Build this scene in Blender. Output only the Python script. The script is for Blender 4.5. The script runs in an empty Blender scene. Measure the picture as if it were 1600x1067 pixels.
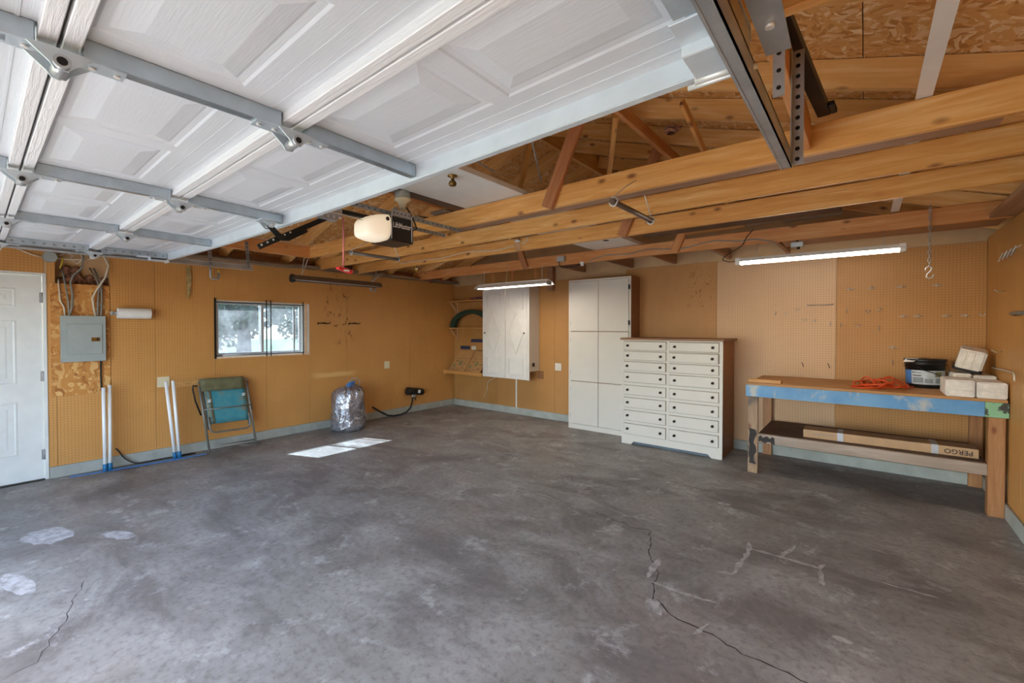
import bpy, bmesh, math, random
from mathutils import Vector, Matrix, Euler, noise
R = math.radians
S = bpy.context.scene
COL = S.collection
rnd = random.Random(7)

# ---------------------------------------------------------------- camera, sky, sun, exposure
cam = bpy.data.cameras.new('camera')
cam.sensor_width = 36.0; cam.lens = 15.378; cam.shift_y = -0.0068; cam.clip_start = 0.02; cam.clip_end = 300
camo = bpy.data.objects.new('camera', cam); COL.objects.link(camo)
camo.location = (6.271, -5.955, 1.491)
camo.rotation_euler = (math.pi/2 - R(0.84), 0, R(38.934))
S.camera = camo

W = bpy.data.worlds.new('sky'); S.world = W; W.use_nodes = True
wn = W.node_tree.nodes; wl = W.node_tree.links
sky = wn.new('ShaderNodeTexSky'); sky.sky_type = 'NISHITA'; sky.sun_disc = False
sky.sun_elevation = R(46.8); sky.sun_rotation = R(243); sky.air_density = 1.0; sky.dust_density = 1.6; sky.ozone_density = 1.0
wl.new(sky.outputs[0], wn['Background'].inputs[0]); wn['Background'].inputs[1].default_value = 0.95

sun = bpy.data.lights.new('sun', 'SUN'); sun.energy = 32.0; sun.angle = R(0.6); sun.color = (1.0, 0.95, 0.87)
suno = bpy.data.objects.new('sun', sun); COL.objects.link(suno)
sd = Vector((0.80, 0.30, -0.955)).normalized()
suno.rotation_euler = sd.to_track_quat('-Z', 'Y').to_euler(); suno.location = (-8, -8, 12)

S.view_settings.view_transform = 'Standard'; S.view_settings.look = 'None'
S.view_settings.gamma = 1.0; S.view_settings.use_curve_mapping = False
S.view_settings.exposure = 1.12
TUBE = 14.0

# ---------------------------------------------------------------- helpers
def lin(h):
    if isinstance(h, str):
        h = h.lstrip('#'); c = [int(h[i:i+2], 16)/255 for i in (0, 2, 4)]
    else: c = h
    return tuple((x/12.92 if x <= .04045 else ((x+.055)/1.055)**2.4) for x in c) + (1.0,)

class MB:
    def __init__(s): s.v = []; s.f = []; s.sm = []
    def add(s, vs, fs, sm=False):
        b = len(s.v); s.v += [tuple(v) for v in vs]
        for f in fs: s.f.append(tuple(b+i for i in f)); s.sm.append(sm)
        return s
    def box(s, x0, y0, z0, x1, y1, z1, M=None, nx=1):
        vs = []; fs = []
        for i in range(nx+1):
            x = x0+(x1-x0)*i/nx
            vs += [(x, y0, z0), (x, y1, z0), (x, y1, z1), (x, y0, z1)]
        for i in range(nx):
            a = 4*i
            for k in range(4):
                k2 = (k+1) % 4
                fs.append((a+k, a+4+k, a+4+k2, a+k2))
        fs.append((0, 1, 2, 3)); e = 4*nx; fs.append((e+3, e+2, e+1, e))
        if M is not None: vs = [M @ Vector(v) for v in vs]
        return s.add(vs, fs)
    def prism(s, pts, vec, sm=False):
        n = len(pts); vec = Vector(vec)
        vs = [Vector(p) for p in pts]+[Vector(p)+vec for p in pts]
        fs = [tuple(range(n))[::-1], tuple(range(n, 2*n))]
        s.add(vs, fs)
        s.f += []; b = len(s.v)-2*n
        for i in range(n):
            j = (i+1) % n
            s.f.append((b+i, b+j, b+n+j, b+n+i)); s.sm.append(sm)
        return s
    def tube(s, pts, r, n=8, closed=False, flat=1.0):
        pts = [Vector(p) for p in pts]; m = len(pts)
        rs = r if isinstance(r, (list, tuple)) else [r]*m
        up = None; rings = []
        for i, p in enumerate(pts):
            if closed: t = pts[(i+1) % m]-pts[i-1]
            else: t = pts[min(i+1, m-1)]-pts[max(i-1, 0)]
            t.normalize()
            if up is None:
                a = Vector((0, 0, 1)) if abs(t.z) < .9 else Vector((1, 0, 0))
                up = (a - t*a.dot(t)).normalized()
            else:
                up = up - t*up.dot(t)
                if up.length < 1e-6: up = Vector((1, 0, 0))-t*t.x
                up.normalize()
            w = t.cross(up)
            rings.append([p+up*(rs[i]*flat*math.cos(2*math.pi*k/n))+w*(rs[i]*math.sin(2*math.pi*k/n)) for k in range(n)])
        vs = [v for rg in rings for v in rg]; fs = []
        for i in range(m if closed else m-1):
            j = (i+1) % m
            for k in range(n):
                k2 = (k+1) % n
                fs.append((i*n+k, i*n+k2, j*n+k2, j*n+k))
        b = len(s.v); s.add(vs, fs, True)
        if not closed:
            s.f.append(tuple(b+k for k in range(n))[::-1]); s.sm.append(False)
            s.f.append(tuple(b+(m-1)*n+k for k in range(n))); s.sm.append(False)
        return s
    def cyl(s, p0, p1, r, n=14): return s.tube([p0, p1], r, n)
    def lathe(s, prof, c, n=24, axis='z', cap=True):
        vs = []; fs = []
        for (r, z) in prof:
            for k in range(n):
                a = 2*math.pi*k/n; x, y = r*math.cos(a), r*math.sin(a)
                p = (x, y, z) if axis == 'z' else ((z, x, y) if axis == 'x' else (y, z, x))
                vs.append((c[0]+p[0], c[1]+p[1], c[2]+p[2]))
        for i in range(len(prof)-1):
            for k in range(n):
                k2 = (k+1) % n
                fs.append((i*n+k, i*n+k2, (i+1)*n+k2, (i+1)*n+k))
        b = len(s.v); s.add(vs, fs, True)
        if cap:
            s.f.append(tuple(b+k for k in range(n))[::-1]); s.sm.append(False)
            e = b+(len(prof)-1)*n; s.f.append(tuple(e+k for k in range(n))); s.sm.append(False)
        return s
    def map(s, fn): s.v = [tuple(fn(Vector(v))) for v in s.v]; return s

def tag(o, label, cat, group=None, kind=None):
    o['label'] = label; o['category'] = cat
    if group: o['group'] = group
    if kind: o['kind'] = kind
    return o
def thing(name, label, cat, loc=(0, 0, 0), group=None):
    o = bpy.data.objects.new(name, None); o.empty_display_size = .1; COL.objects.link(o); o.location = loc
    return tag(o, label, cat, group)
def wloc(o):
    v = Vector((0, 0, 0))
    while o is not None: v += o.location; o = o.parent
    return v
def obj(name, mb, m, parent=None, bevel=0.0, origin=None, seg=1):
    """mesh given in world coordinates; the object's origin sits at its parent (or at origin)"""
    off = wloc(parent) if parent else Vector((0, 0, 0))
    org = Vector(origin) if origin is not None else off
    me = bpy.data.meshes.new(name)
    me.from_pydata([tuple(Vector(v)-org) for v in mb.v], [], mb.f)
    me.polygons.foreach_set('use_smooth', mb.sm)
    bm = bmesh.new(); bm.from_mesh(me)
    bmesh.ops.recalc_face_normals(bm, faces=bm.faces)
    if bevel:
        bmesh.ops.bevel(bm, geom=list(bm.edges), offset=bevel, segments=seg, affect='EDGES', clamp_overlap=True)
    bm.to_mesh(me); bm.free()
    me.materials.append(m)
    o = bpy.data.objects.new(name, me); COL.objects.link(o)
    if parent: o.parent = parent
    o.location = org-off
    if name in ('bolt', 'print', 'tooth', 'link_run', 'hanger_wire'): o['kind'] = 'stuff'
    return o
def struct(o): o['kind'] = 'structure'; return o
def rot_about(c, eul):
    c = Vector(c); M = Euler(eul).to_matrix()
    return lambda v: M @ (Vector(v)-c) + c
_beam_cache = {}
def beam(name, p0, p1, w, h, m, parent=None, roll=0.0, bevel=.003):
    """board from p0 to p1 (its centre line); local X runs along the board, w across, h along local Z"""
    p0 = Vector(p0); p1 = Vector(p1); L = (p1-p0).length
    key = (round(L, 3), w, h, bevel)
    me = _beam_cache.get((key, m.name))
    if me is None:
        bm = bmesh.new(); bmesh.ops.create_cube(bm, size=1)
        for v in bm.verts: v.co = Vector(((v.co.x+.5)*L, v.co.y*w, v.co.z*h))
        if bevel: bmesh.ops.bevel(bm, geom=list(bm.edges), offset=bevel, segments=1, affect='EDGES')
        me = bpy.data.meshes.new(name); bm.to_mesh(me); bm.free(); me.materials.append(m)
        _beam_cache[(key, m.name)] = me
    o = bpy.data.objects.new(name, me); COL.objects.link(o)
    d = (p1-p0).normalized()
    z = Vector((0, 0, 1)) if abs(d.z) < .99 else Vector((0, 1, 0))
    y = z.cross(d).normalized(); z = d.cross(y)
    M = Matrix((d, y, z)).transposed()
    if roll: M = M @ Matrix.Rotation(roll, 3, 'X')
    off = wloc(parent) if parent else Vector((0, 0, 0))
    o.rotation_euler = M.to_euler(); o.location = p0-off
    if parent: o.parent = parent
    return o
def text(name, s, size, loc, rot, m, parent=None, bold=0.0, sx=1.0):
    cu = bpy.data.curves.new(name, 'FONT'); cu.body = s; cu.size = size; cu.extrude = .0006; cu.offset = bold
    cu.align_x = 'CENTER'; cu.align_y = 'CENTER'; cu.resolution_u = 3
    t = bpy.data.objects.new('tmp', cu); COL.objects.link(t)
    bpy.context.view_layer.update()
    me = bpy.data.meshes.new_from_object(t.evaluated_get(bpy.context.evaluated_depsgraph_get()))
    bpy.data.objects.remove(t)
    M = Euler(rot).to_matrix()
    for v in me.vertices: v.co = M @ Vector((v.co.x*sx, v.co.y, v.co.z))
    me.materials.clear(); me.materials.append(m)
    o = bpy.data.objects.new(name, me); COL.objects.link(o)
    off = wloc(parent) if parent else Vector((0, 0, 0))
    o.location = Vector(loc)-off
    if parent: o.parent = parent
    return o

# ---------------------------------------------------------------- materials
class N:
    def __init__(s, name):
        s.m = bpy.data.materials.new(name); s.m.use_nodes = True
        s.t = s.m.node_tree; s.n = s.t.nodes; s.l = s.t.links
        s.p = s.n['Principled BSDF']; s.out = s.n['Material Output']
    def new(s, t, **k):
        n = s.n.new(t)
        for a, b in k.items(): setattr(n, a, b)
        return n
    def link(s, a, b): s.l.new(a, b)
    def coords(s, mode='Object', scale=(1, 1, 1), rot=(0, 0, 0), rand=False):
        if mode == 'World': src = s.new('ShaderNodeNewGeometry').outputs['Position']
        else: src = s.new('ShaderNodeTexCoord').outputs[mode]
        if rand:
            oi = s.new('ShaderNodeObjectInfo'); ad = s.new('ShaderNodeVectorMath', operation='MULTIPLY_ADD')
            cv = s.new('ShaderNodeCombineXYZ')
            for i in range(3): s.link(oi.outputs['Random'], cv.inputs[i])
            s.link(cv.outputs[0], ad.inputs[0]); ad.inputs[1].default_value = (37.1, 11.3, 23.7); s.link(src, ad.inputs[2]); src = ad.outputs[0]
        mp = s.new('ShaderNodeMapping'); mp.inputs['Scale'].default_value = scale; mp.inputs['Rotation'].default_value = rot
        s.link(src, mp.inputs[0]); return mp.outputs[0]
    def noise(s, co, scale, detail=4, rough=.55, dist=0.0):
        n = s.new('ShaderNodeTexNoise'); n.inputs['Scale'].default_value = scale; n.inputs['Detail'].default_value = detail
        n.inputs['Roughness'].default_value = rough; n.inputs['Distortion'].default_value = dist
        s.link(co, n.inputs['Vector']); return n.outputs[0]
    def ramp(s, fac, stops, interp='LINEAR'):
        r = s.new('ShaderNodeValToRGB'); e = r.color_ramp.elements; r.color_ramp.interpolation = interp
        while len(e) < len(stops): e.new(.5)
        for el, (p, c) in zip(e, stops):
            el.position = p; el.color = lin(c) if isinstance(c, str) else (c, c, c, 1)
        s.link(fac, r.inputs[0]); return r.outputs[0]
    def math(s, op, a, b=None, c=None, clamp=False):
        n = s.new('ShaderNodeMath', operation=op); n.use_clamp = clamp
        for i, x in enumerate((a, b, c)):
            if x is None: continue
            if isinstance(x, (int, float)): n.inputs[i].default_value = x
            else: s.link(x, n.inputs[i])
        return n.outputs[0]
    def mix(s, fac, a, b, mode='MIX'):
        n = s.new('ShaderNodeMix', data_type='RGBA', blend_type=mode)
        for sk, x in ((n.inputs[0], fac), (n.inputs[6], a), (n.inputs[7], b)):
            if isinstance(x, (int, float)): sk.default_value = x
            elif isinstance(x, (str,)): sk.default_value = lin(x)
            elif isinstance(x, tuple): sk.default_value = x
            else: s.link(x, sk)
        return n.outputs[2]
    def bump(s, h, strength=.3, dist=.005):
        b = s.new('ShaderNodeBump'); b.inputs['Strength'].default_value = strength; b.inputs['Distance'].default_value = dist
        s.link(h, b.inputs['Height']); s.link(b.outputs[0], s.p.inputs['Normal'])
    def fin(s, col, rough=.6, metal=0.0, spec=None):
        if isinstance(col, str): s.p.inputs['Base Color'].default_value = lin(col)
        else: s.link(col, s.p.inputs['Base Color'])
        if isinstance(rough, (int, float)): s.p.inputs['Roughness'].default_value = rough
        else: s.link(rough, s.p.inputs['Roughness'])
        s.p.inputs['Metallic'].default_value = metal
        if spec is not None: s.p.inputs['Specular IOR Level'].default_value = spec
        return s.m

def plain(name, c, rough=.55, metal=0.0, var=.12, scale=9, bump=0.0, spec=None):
    n = N(name); co = n.coords(rand=True)
    f = n.noise(co, scale, 4)
    dark = tuple(x*(1-var*2) for x in lin(c)[:3])+(1,); light = tuple(min(1, x*(1+var)) for x in lin(c)[:3])+(1,)
    col = n.mix(n.ramp(f, [(.25, 0.0), (.75, 1.0)]), dark, light)
    if bump: n.bump(n.noise(co, scale*12, 3), bump, .003)
    return n.fin(col, rough, metal, spec)
def wood(name, a, b, c, knots=True, rough=.5, knotc='#7a4420', stain=None):
    n = N(name)
    co = n.coords(scale=(1.1, 13, 13), rand=True)
    f = n.noise(co, 2.2, 5, .6, .6)
    col = n.ramp(f, [(.28, a), (.5, b), (.72, c)])
    f2 = n.noise(n.coords(scale=(1.2, 2.5, 2.5), rand=True), 1.3, 3)
    col = n.mix(n.ramp(f2, [(.3, 0.0), (.75, .5)]), col, a)
    if knots:
        vo = n.new('ShaderNodeTexVoronoi'); vo.inputs['Scale'].default_value = 1.0
        n.link(n.coords(scale=(4.6, 9, 9), rand=True), vo.inputs['Vector'])
        k = n.ramp(vo.outputs['Distance'], [(.07, .9), (.12, .5), (.2, 0.0)])
        sep = n.new('ShaderNodeSeparateColor'); n.link(vo.outputs['Color'], sep.inputs[0])
        k = n.math('MULTIPLY', k, n.math('GREATER_THAN', sep.outputs[0], .5))
        col = n.mix(k, col, knotc)
    if stain: col = n.mix(n.ramp(n.noise(n.coords(scale=(3, 3, 3), rand=True), 1.2, 4), [(.52, 0.0), (.66, .8)]), col, stain)
    n.bump(f, .12, .004)
    return n.fin(col, rough)
def osb(name, a, b, c):
    n = N(name); co = n.coords('World')
    cols = None
    base = n.coords('World', scale=(1, 1, 1))
    wv = n.new('ShaderNodeVectorMath', operation='MULTIPLY_ADD')
    nz = n.new('ShaderNodeTexNoise'); nz.inputs['Scale'].default_value = 5; nz.inputs['Detail'].default_value = 2
    n.link(base, nz.inputs['Vector']); n.link(nz.outputs['Color'], wv.inputs[0]); wv.inputs[1].default_value = (.22, .22, .22); n.link(base, wv.inputs[2])
    out = None
    for i, (rz, sc) in enumerate((((.2, .1, .5), (11, 50, 50)), ((.3, .8, 1.9), (50, 11, 28)), ((1.2, .2, 2.8), (34, 40, 11)))):
        mp = n.new('ShaderNodeMapping'); mp.inputs['Rotation'].default_value = rz; mp.inputs['Scale'].default_value = sc
        n.link(wv.outputs[0], mp.inputs[0])
        vo = n.new('ShaderNodeTexVoronoi'); vo.inputs['Scale'].default_value = 1; n.link(mp.outputs[0], vo.inputs['Vector'])
        sp = n.new('ShaderNodeSeparateColor'); n.link(vo.outputs['Color'], sp.inputs[0])
        cc = n.ramp(sp.outputs[0], [(.0, a), (.3, b), (.65, b), (1.0, c)])
        out = cc if out is None else n.mix(n.math('GREATER_THAN', sp.outputs[1], .5), out, cc)
    out = n.mix(n.ramp(n.noise(base, 2.0, 3), [(.35, 0.0), (.7, .35)]), out, a)
    return n.fin(out, .6)
def pegboard(name, c, ax, holes=True, stains=None, streak=.25, rough=.45):
    n = N(name); pos = n.coords('World')
    sp = n.new('ShaderNodeSeparateXYZ'); n.link(pos, sp.inputs[0])
    A = sp.outputs[ax]; Z = sp.outputs[2]
    base = lin(c)
    f = n.noise(pos, 1.6, 5, .6)
    dk = tuple(x*y for x, y in zip(base[:3], (.74, .68, .6)))+(1,)
    col = n.mix(n.ramp(f, [(.35, 0.0), (.72, streak*2)]), base, dk)
    sm = n.noise(n.coords('World', scale=(9, 9, 1.2)), 1.5, 3)
    col = n.mix(n.ramp(sm, [(.5, 0.0), (.8, streak)]), col, dk)
    def box(cy, hy, cz, hz, soft=.12):
        a = n.math('DIVIDE', n.math('ABSOLUTE', n.math('SUBTRACT', A, cy)), hy)
        b = n.math('DIVIDE', n.math('ABSOLUTE', n.math('SUBTRACT', Z, cz)), hz)
        d = n.math('SUBTRACT', 1.0, n.math('MAXIMUM', a, b))
        return n.math('DIVIDE', d, soft, clamp=True)
    for (cy, hy, cz, hz, kind, colr) in (stains or []):
        b = box(cy, hy, cz, hz, .45)
        if kind == 'smear':
            q = n.noise(n.coords('World', scale=(1, 1.0, .55), rot=(.25, 0, 0)), 19, 6, .66, .8)
            k = n.math('MULTIPLY', b, n.ramp(q, [(.56, 0.0), (.62, .8)]))
        else:
            q = n.noise(n.coords('World', scale=(1, .5, 1.6)), 7, 3, .6)
            k = n.math('MULTIPLY', b, n.ramp(q, [(.42, 0.0), (.5, .9)]))
        col = n.mix(k, col, colr)
    if holes:
        def fr(x):
            return n.math('SUBTRACT', n.math('FRACT', n.math('MULTIPLY', x, 1/.0254)), .5)
        a = fr(A); b = fr(Z)
        d = n.math('SQRT', n.math('ADD', n.math('MULTIPLY', a, a), n.math('MULTIPLY', b, b)))
        k = n.math('LESS_THAN', d, .125)
        col = n.mix(n.math('MULTIPLY', k, .95), col, tuple(x*.2 for x in base[:3])+(1,))
    return n.fin(col, rough, 0, .35)
def emit(name, c, s, base='#ffffff'):
    n = N(name); n.fin(base, .4); n.p.inputs['Emission Color'].default_value = lin(c); n.p.inputs['Emission Strength'].default_value = s
    return n.m

M = {}
M['joist'] = wood('pine_joist', '#d29046', '#e4aa5e', '#f2ca8a')
M['rafter'] = wood('pine_rafter', '#da9e54', '#eaba74', '#f6d69e')
M['joist_red'] = wood('pine_reddish', '#c47c42', '#d49456', '#e2ae76')
M['brown'] = wood('brown_fir', '#8a6244', '#a3795a', '#b0886a', knots=False)
M['greyplank'] = wood('weathered_plank', '#6a5a48', '#857461', '#a08d76', knots=False)
M['brace'] = wood('brace_fir', '#a3663e', '#b97e52', '#c98f62', knots=False)
M['osb'] = osb('osb_sheathing', '#bb7c3a', '#dea660', '#f6dcae')
M['osbwall'] = osb('osb_wall_board', '#a8662a', '#cb8c42', '#e6bb78')
M['tanply'] = plain('tan_gable_board', '#c8a67a', .6, var=.1, scale=3)
BR = '#5a3014'
M['pegL'] = pegboard('pegboard_left_wall', '#d29a58', 1, stains=[(-2.42, .22, 1.95, .45, 'smear', BR), (-2.62, .16, 1.82, .2, 'smear', BR), (-2.35, .2, 1.4, .3, 'smear', BR), (-2.48, .4, .79, .045, 'patch', '#e3b878'), (-4.35, .14, .83, .04, 'patch', '#e0b070')])
M['pegB'] = pegboard('pegboard_back_wall', '#c18e54', 0, stains=[(4.6, .2, 2.0, .35, 'smear', '#96662f')])
M['pegN'] = pegboard('pegboard_new_sheet', '#d4ae86', 0, streak=.12)
M['pegR'] = pegboard('hardboard_right_wall', '#c69252', 1, holes=False)
M['hardB'] = pegboard('hardboard_plain', '#bc8b52', 0, holes=False, streak=.4)
M['curb'] = plain('painted_curb', '#a9aca3', .6, var=.12, scale=7, bump=.15)
M['white'] = plain('white_paint', '#e6e3dc', .35, var=.03)
M['doorwhite'] = plain('door_white_paint', '#e4e6e2', .35, var=.03)
M['cream'] = plain('cream_paint', '#d8d2c6', .38, var=.015, scale=4)
M['galv'] = plain('galvanised_steel', '#c2cdd4', .4, .55, var=.08, scale=14)
M['stile'] = plain('stile_steel', '#b9c6ce', .3, .88, var=.08, scale=14)
M['galvlight'] = plain('bright_galvanised_steel', '#ced7dd', .4, .25, var=.05, scale=10)
M['galvdark'] = plain('dark_galvanised_steel', '#9aa1a5', .4, .6, var=.15, scale=18)
M['steel'] = plain('grey_steel', '#b4b7b9', .36, .6, var=.12)
M['chrome'] = plain('bright_wire', '#dcdcd8', .35, .35, var=.05)
M['black'] = plain('black_plastic', '#17181a', .4, var=.1)
M['blackmetal'] = plain('black_metal', '#1a1c1a', .45, .3, var=.15)
M['brass'] = plain('brass', '#8f7440', .3, .9, var=.15)
M['bronze'] = plain('dark_bronze', '#37312a', .35, .8, var=.15)
M['cardboard'] = plain('cardboard', '#b98a56', .75, var=.1, scale=6)
M['boxside'] = plain('carton_side', '#c4a078', .7, var=.08, scale=6)
M['green'] = plain('dark_green_plastic', '#1f3f33', .5, var=.2)
M['printgreen'] = plain('green_print', '#7f7c52', .7)
M['printdark'] = plain('dark_print', '#6d5636', .7)
M['blue'] = plain('navy_plastic', '#2a3858', .5)
M['pvc'] = plain('white_pvc', '#f4f4f2', .3, var=.01)
M['bluetape'] = plain('blue_plastic', '#4a7fc0', .4, var=.12)
M['bluecap'] = plain('teal_blue_cap', '#1f6d9c', .4, var=.1)
M['sidebrown'] = wood('chest_side_wood', '#7a4a26', '#935e36', '#a26b40', knots=False)
M['topbrown'] = wood('chest_top_wood', '#7d5230', '#946540', '#a5754d', knots=False)
M['grey'] = plain('grey_enamel', '#a2aaa6', .4, var=.05)
M['cablegrey'] = plain('grey_cable', '#8f8f88', .55)
M['cablewhite'] = plain('cream_cable', '#ddd3bd', .5)
M['yellow'] = plain('yellow_plastic', '#d8b52c', .5)
M['red'] = plain('red_plastic', '#cc2a28', .45)
M['pinkrope'] = plain('red_rope', '#cf7c78', .7)
M['orange'] = plain('orange_cord', '#d9511f', .45, var=.1)
M['foam'] = plain('foam_block', '#ece6dc', .8, var=.12, scale=14, bump=.2)
M['dark'] = plain('dark_void', '#120d09', .9)
M['pinkfibre'] = plain('old_insulation', '#9a6a50', .95, var=.5, scale=30, bump=.6)
M['brownenamel'] = plain('brown_enamel', '#6a5a4c', .4, .2, var=.1)
M['legwood'] = wood('bench_leg_wood', '#8a5a36', '#a97647', '#bd8b5b')
M['legburnt'] = wood('scorched_bench_wood', '#8a6a4c', '#a48462', '#b89a78', stain='#2c2a2c')
M['railwood'] = wood('grey_bench_rail', '#8d7a68', '#a39080', '#b4a291', stain=None)
M['benchtop'] = plain('bench_top_board', '#b5834f', .55, var=.1, scale=5)
M['shelfdark'] = plain('dark_bench_shelf', '#6a4f3d', .7, var=.2, scale=6)
M['shelfwood'] = wood('shelf_wood', '#b9803f', '#cc9552', '#d8a768', knots=False)
M['paper'] = plain('paper', '#eeece8', .7, var=.03, scale=20)
M['ivory'] = plain('ivory_plate', '#e0d6b4', .4, var=.03)
M['olive'] = plain('olive_canvas', '#6e6c4d', .85, var=.15, scale=12)
M['tubegrey'] = plain('grey_tube', '#86857e', .45, .4, var=.12)
M['tape'] = plain('silver_tape', '#c9cdd2', .3, .3, var=.08)
M['labelgrey'] = plain('bucket_label', '#c3cbd0', .45, var=.1, scale=25)
M['ink'] = plain('ink', '#2a2622', .7)
M['lightgrey'] = plain('light_grey_print', '#8d969b', .6)
M['rubber'] = plain('black_rubber', '#1b1a1a', .6)
M['alu'] = plain('window_aluminium', '#c9ced3', .35, .5, var=.05)
M['casing'] = wood('pale_casing', '#d8b08a', '#e6c8a6', '#efdcc4', knots=False)
M['bark'] = plain('bark', '#4d463f', .9, var=.3, scale=6, bump=.6)
M['fixture'] = plain('white_fixture_enamel', '#eceae6', .3, var=.03)
M['tube'] = emit('fluorescent_tube', '#fff6ea', TUBE)
M['warmlens'] = emit('lit_opener_lens', '#ffe6c0', 0.22, '#f2eee2')

def mk_teal():
    n = N('teal_canvas'); co = n.coords()
    col = n.ramp(n.noise(co, 7, 5, .65), [(.3, '#2e7f92'), (.55, '#4a8f98'), (.68, '#7d7a66')])
    return n.fin(col, .85)
M['teal'] = mk_teal()
def mk_bluepaint():
    n = N('worn_blue_paint'); co = n.coords('World')
    col = n.ramp(n.noise(co, 3, 4), [(.35, '#5793c6'), (.65, '#78abd2')])
    col = n.mix(n.ramp(n.noise(n.coords('World', scale=(1, 1, .7)), 5.5, 4, .6), [(.55, 0.0), (.68, .75)]), col, '#c9c3b0')
    col = n.mix(n.ramp(n.noise(co, 30, 2), [(.72, 0.0), (.76, .7)]), col, '#3c4a55')
    return n.fin(col, .5)
M['bluepaint'] = mk_bluepaint()
def mk_greenpaint():
    n = N('chipped_green_paint'); co = n.coords('World')
    col = n.mix(n.ramp(n.noise(co, 14, 4, .6), [(.54, 0.0), (.57, 1.0)]), '#8fc096', '#3d3a34')
    return n.fin(col, .5)
M['greenpaint'] = mk_greenpaint()
def mk_foil():
    n = N('silver_bag_film'); co = n.coords()
    col = n.ramp(n.noise(co, 6, 3), [(.3, '#8e8f99'), (.7, '#c3c4cb')])
    n.bump(n.noise(co, 8, 3, .5, 1.6), .8, .03)
    return n.fin(col, .27, .75)
M['foil'] = mk_foil()
def mk_garage():
    n = N('embossed_white_steel'); co = n.coords('World', scale=(9, 150, 40))
    h = n.noise(co, 1.4, 4, .6, .4)
    n.bump(h, .3, .0022)
    col = n.mix(n.ramp(n.noise(n.coords('World'), 2, 3), [(.3, 0.0), (.8, 1.0)]), '#c6cbd0', '#d0d5da')
    return n.fin(col, .38)
M['garage'] = mk_garage()
def mk_rail():
    n = N('embossed_white_rail'); co = n.coords('World', scale=(6, 90, 90))
    n.bump(n.noise(co, 1.4, 4, .6, .4), .5, .005)
    return n.fin('#d9dadb', .4)
M['garagerail'] = mk_rail()
def mk_concrete():
    n = N('stained_concrete'); co = n.coords('World')
    big = n.noise(co, .55, 5, .6, .6); mid = n.noise(co, 2.3, 6, .65, .4); fine = n.noise(co, 26, 4, .7)
    col = n.ramp(big, [(.3, '#807c76'), (.48, '#918d87'), (.66, '#a29f99')])
    col = n.mix(.75, col, n.ramp(mid, [(.3, '#78746e'), (.5, '#928e88'), (.7, '#aba8a3')]), 'MIX')
    streak = n.noise(n.coords('World', scale=(.9, 1.6, 1), rot=(0, 0, .35)), 1.3, 6, .68, .6)
    col = n.mix(n.ramp(streak, [(.38, .7), (.55, 0.0)]), col, '#625b57')
    col = n.mix(n.ramp(n.noise(co, 3.6, 7, .75, .3), [(.56, 0.0), (.7, .65)]), col, '#cfcdca')
    col = n.mix(n.ramp(n.noise(n.coords('World', scale=(1, 1, 1)), 1.0, 5, .6), [(.55, 0.0), (.72, .45)]), col, '#94857a')
    col = n.mix(n.ramp(fine, [(.32, .55), (.52, 0.0)]), col, '#5f5a57')
    col = n.mix(n.ramp(n.noise(co, 60, 2), [(.74, 0.0), (.78, .6)]), col, '#d6d3d0')
    n.bump(fine, .08, .003)
    return n.fin(col, n.ramp(big, [(.3, .42), (.7, .62)]), 0, .4)
M['concrete'] = mk_concrete()
def mk_residue():
    n = N('pale_adhesive_residue'); co = n.coords('World')
    col = n.ramp(n.noise(co, 18, 4, .7), [(.35, '#8b8682'), (.6, '#b9b6b3')])
    return n.fin(col, .7)
M['residue'] = mk_residue()
M['crackdark'] = plain('crack_dark', '#3a332f', .9)
def mk_glass():
    n = N('dusty_dimmed_glass')
    tr = n.new('ShaderNodeBsdfTransparent'); tr.inputs[0].default_value = (.42, .48, .55, 1)  # dark tint put in to dim the sunlit view; dust is the translucent part
    tl = n.new('ShaderNodeBsdfTranslucent'); tl.inputs[0].default_value = lin('#dfe6ee')
    gl = n.new('ShaderNodeBsdfGlossy'); gl.inputs['Roughness'].default_value = .08
    m1 = n.new('ShaderNodeMixShader'); m2 = n.new('ShaderNodeMixShader')
    n.link(n.ramp(n.noise(n.coords('World'), 5, 5, .7), [(.35, .012), (.7, .05)]), m1.inputs[0])
    n.link(tr.outputs[0], m1.inputs[1]); n.link(tl.outputs[0], m1.inputs[2])
    m2.inputs[0].default_value = .05; n.link(m1.outputs[0], m2.inputs[1]); n.link(gl.outputs[0], m2.inputs[2])
    n.link(m2.outputs[0], n.out.inputs[0]); return n.m
M['glass'] = mk_glass()
def mk_clear():
    n = N('clear_bulb_glass'); n.fin('#ffffff', .05); n.p.inputs['Transmission Weight'].default_value = .9; n.p.inputs['IOR'].default_value = 1.2
    return n.m
M['clear'] = mk_clear()
def mk_grass():
    n = N('lawn_grass'); co = n.coords('World')
    return n.fin(n.ramp(n.noise(co, 3, 6, .7), [(.3, '#36441f'), (.6, '#495a2e'), (.8, '#62703e')]), .9)
M['grass'] = mk_grass()
M['leaf'] = plain('leaf', '#4b6242', .8, var=.4, scale=2)
M['drive'] = plain('driveway_concrete', '#4c4e52', .8, var=.1, scale=2)

# ---------------------------------------------------------------- outside ground
struct(obj('lawn', MB().box(-60, -40, -.25, -.2, 60, -.12), M['grass']))
struct(obj('driveway', MB().box(-.2, -40, -.2, 9, -7.2, -.02), M['drive']))

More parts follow.
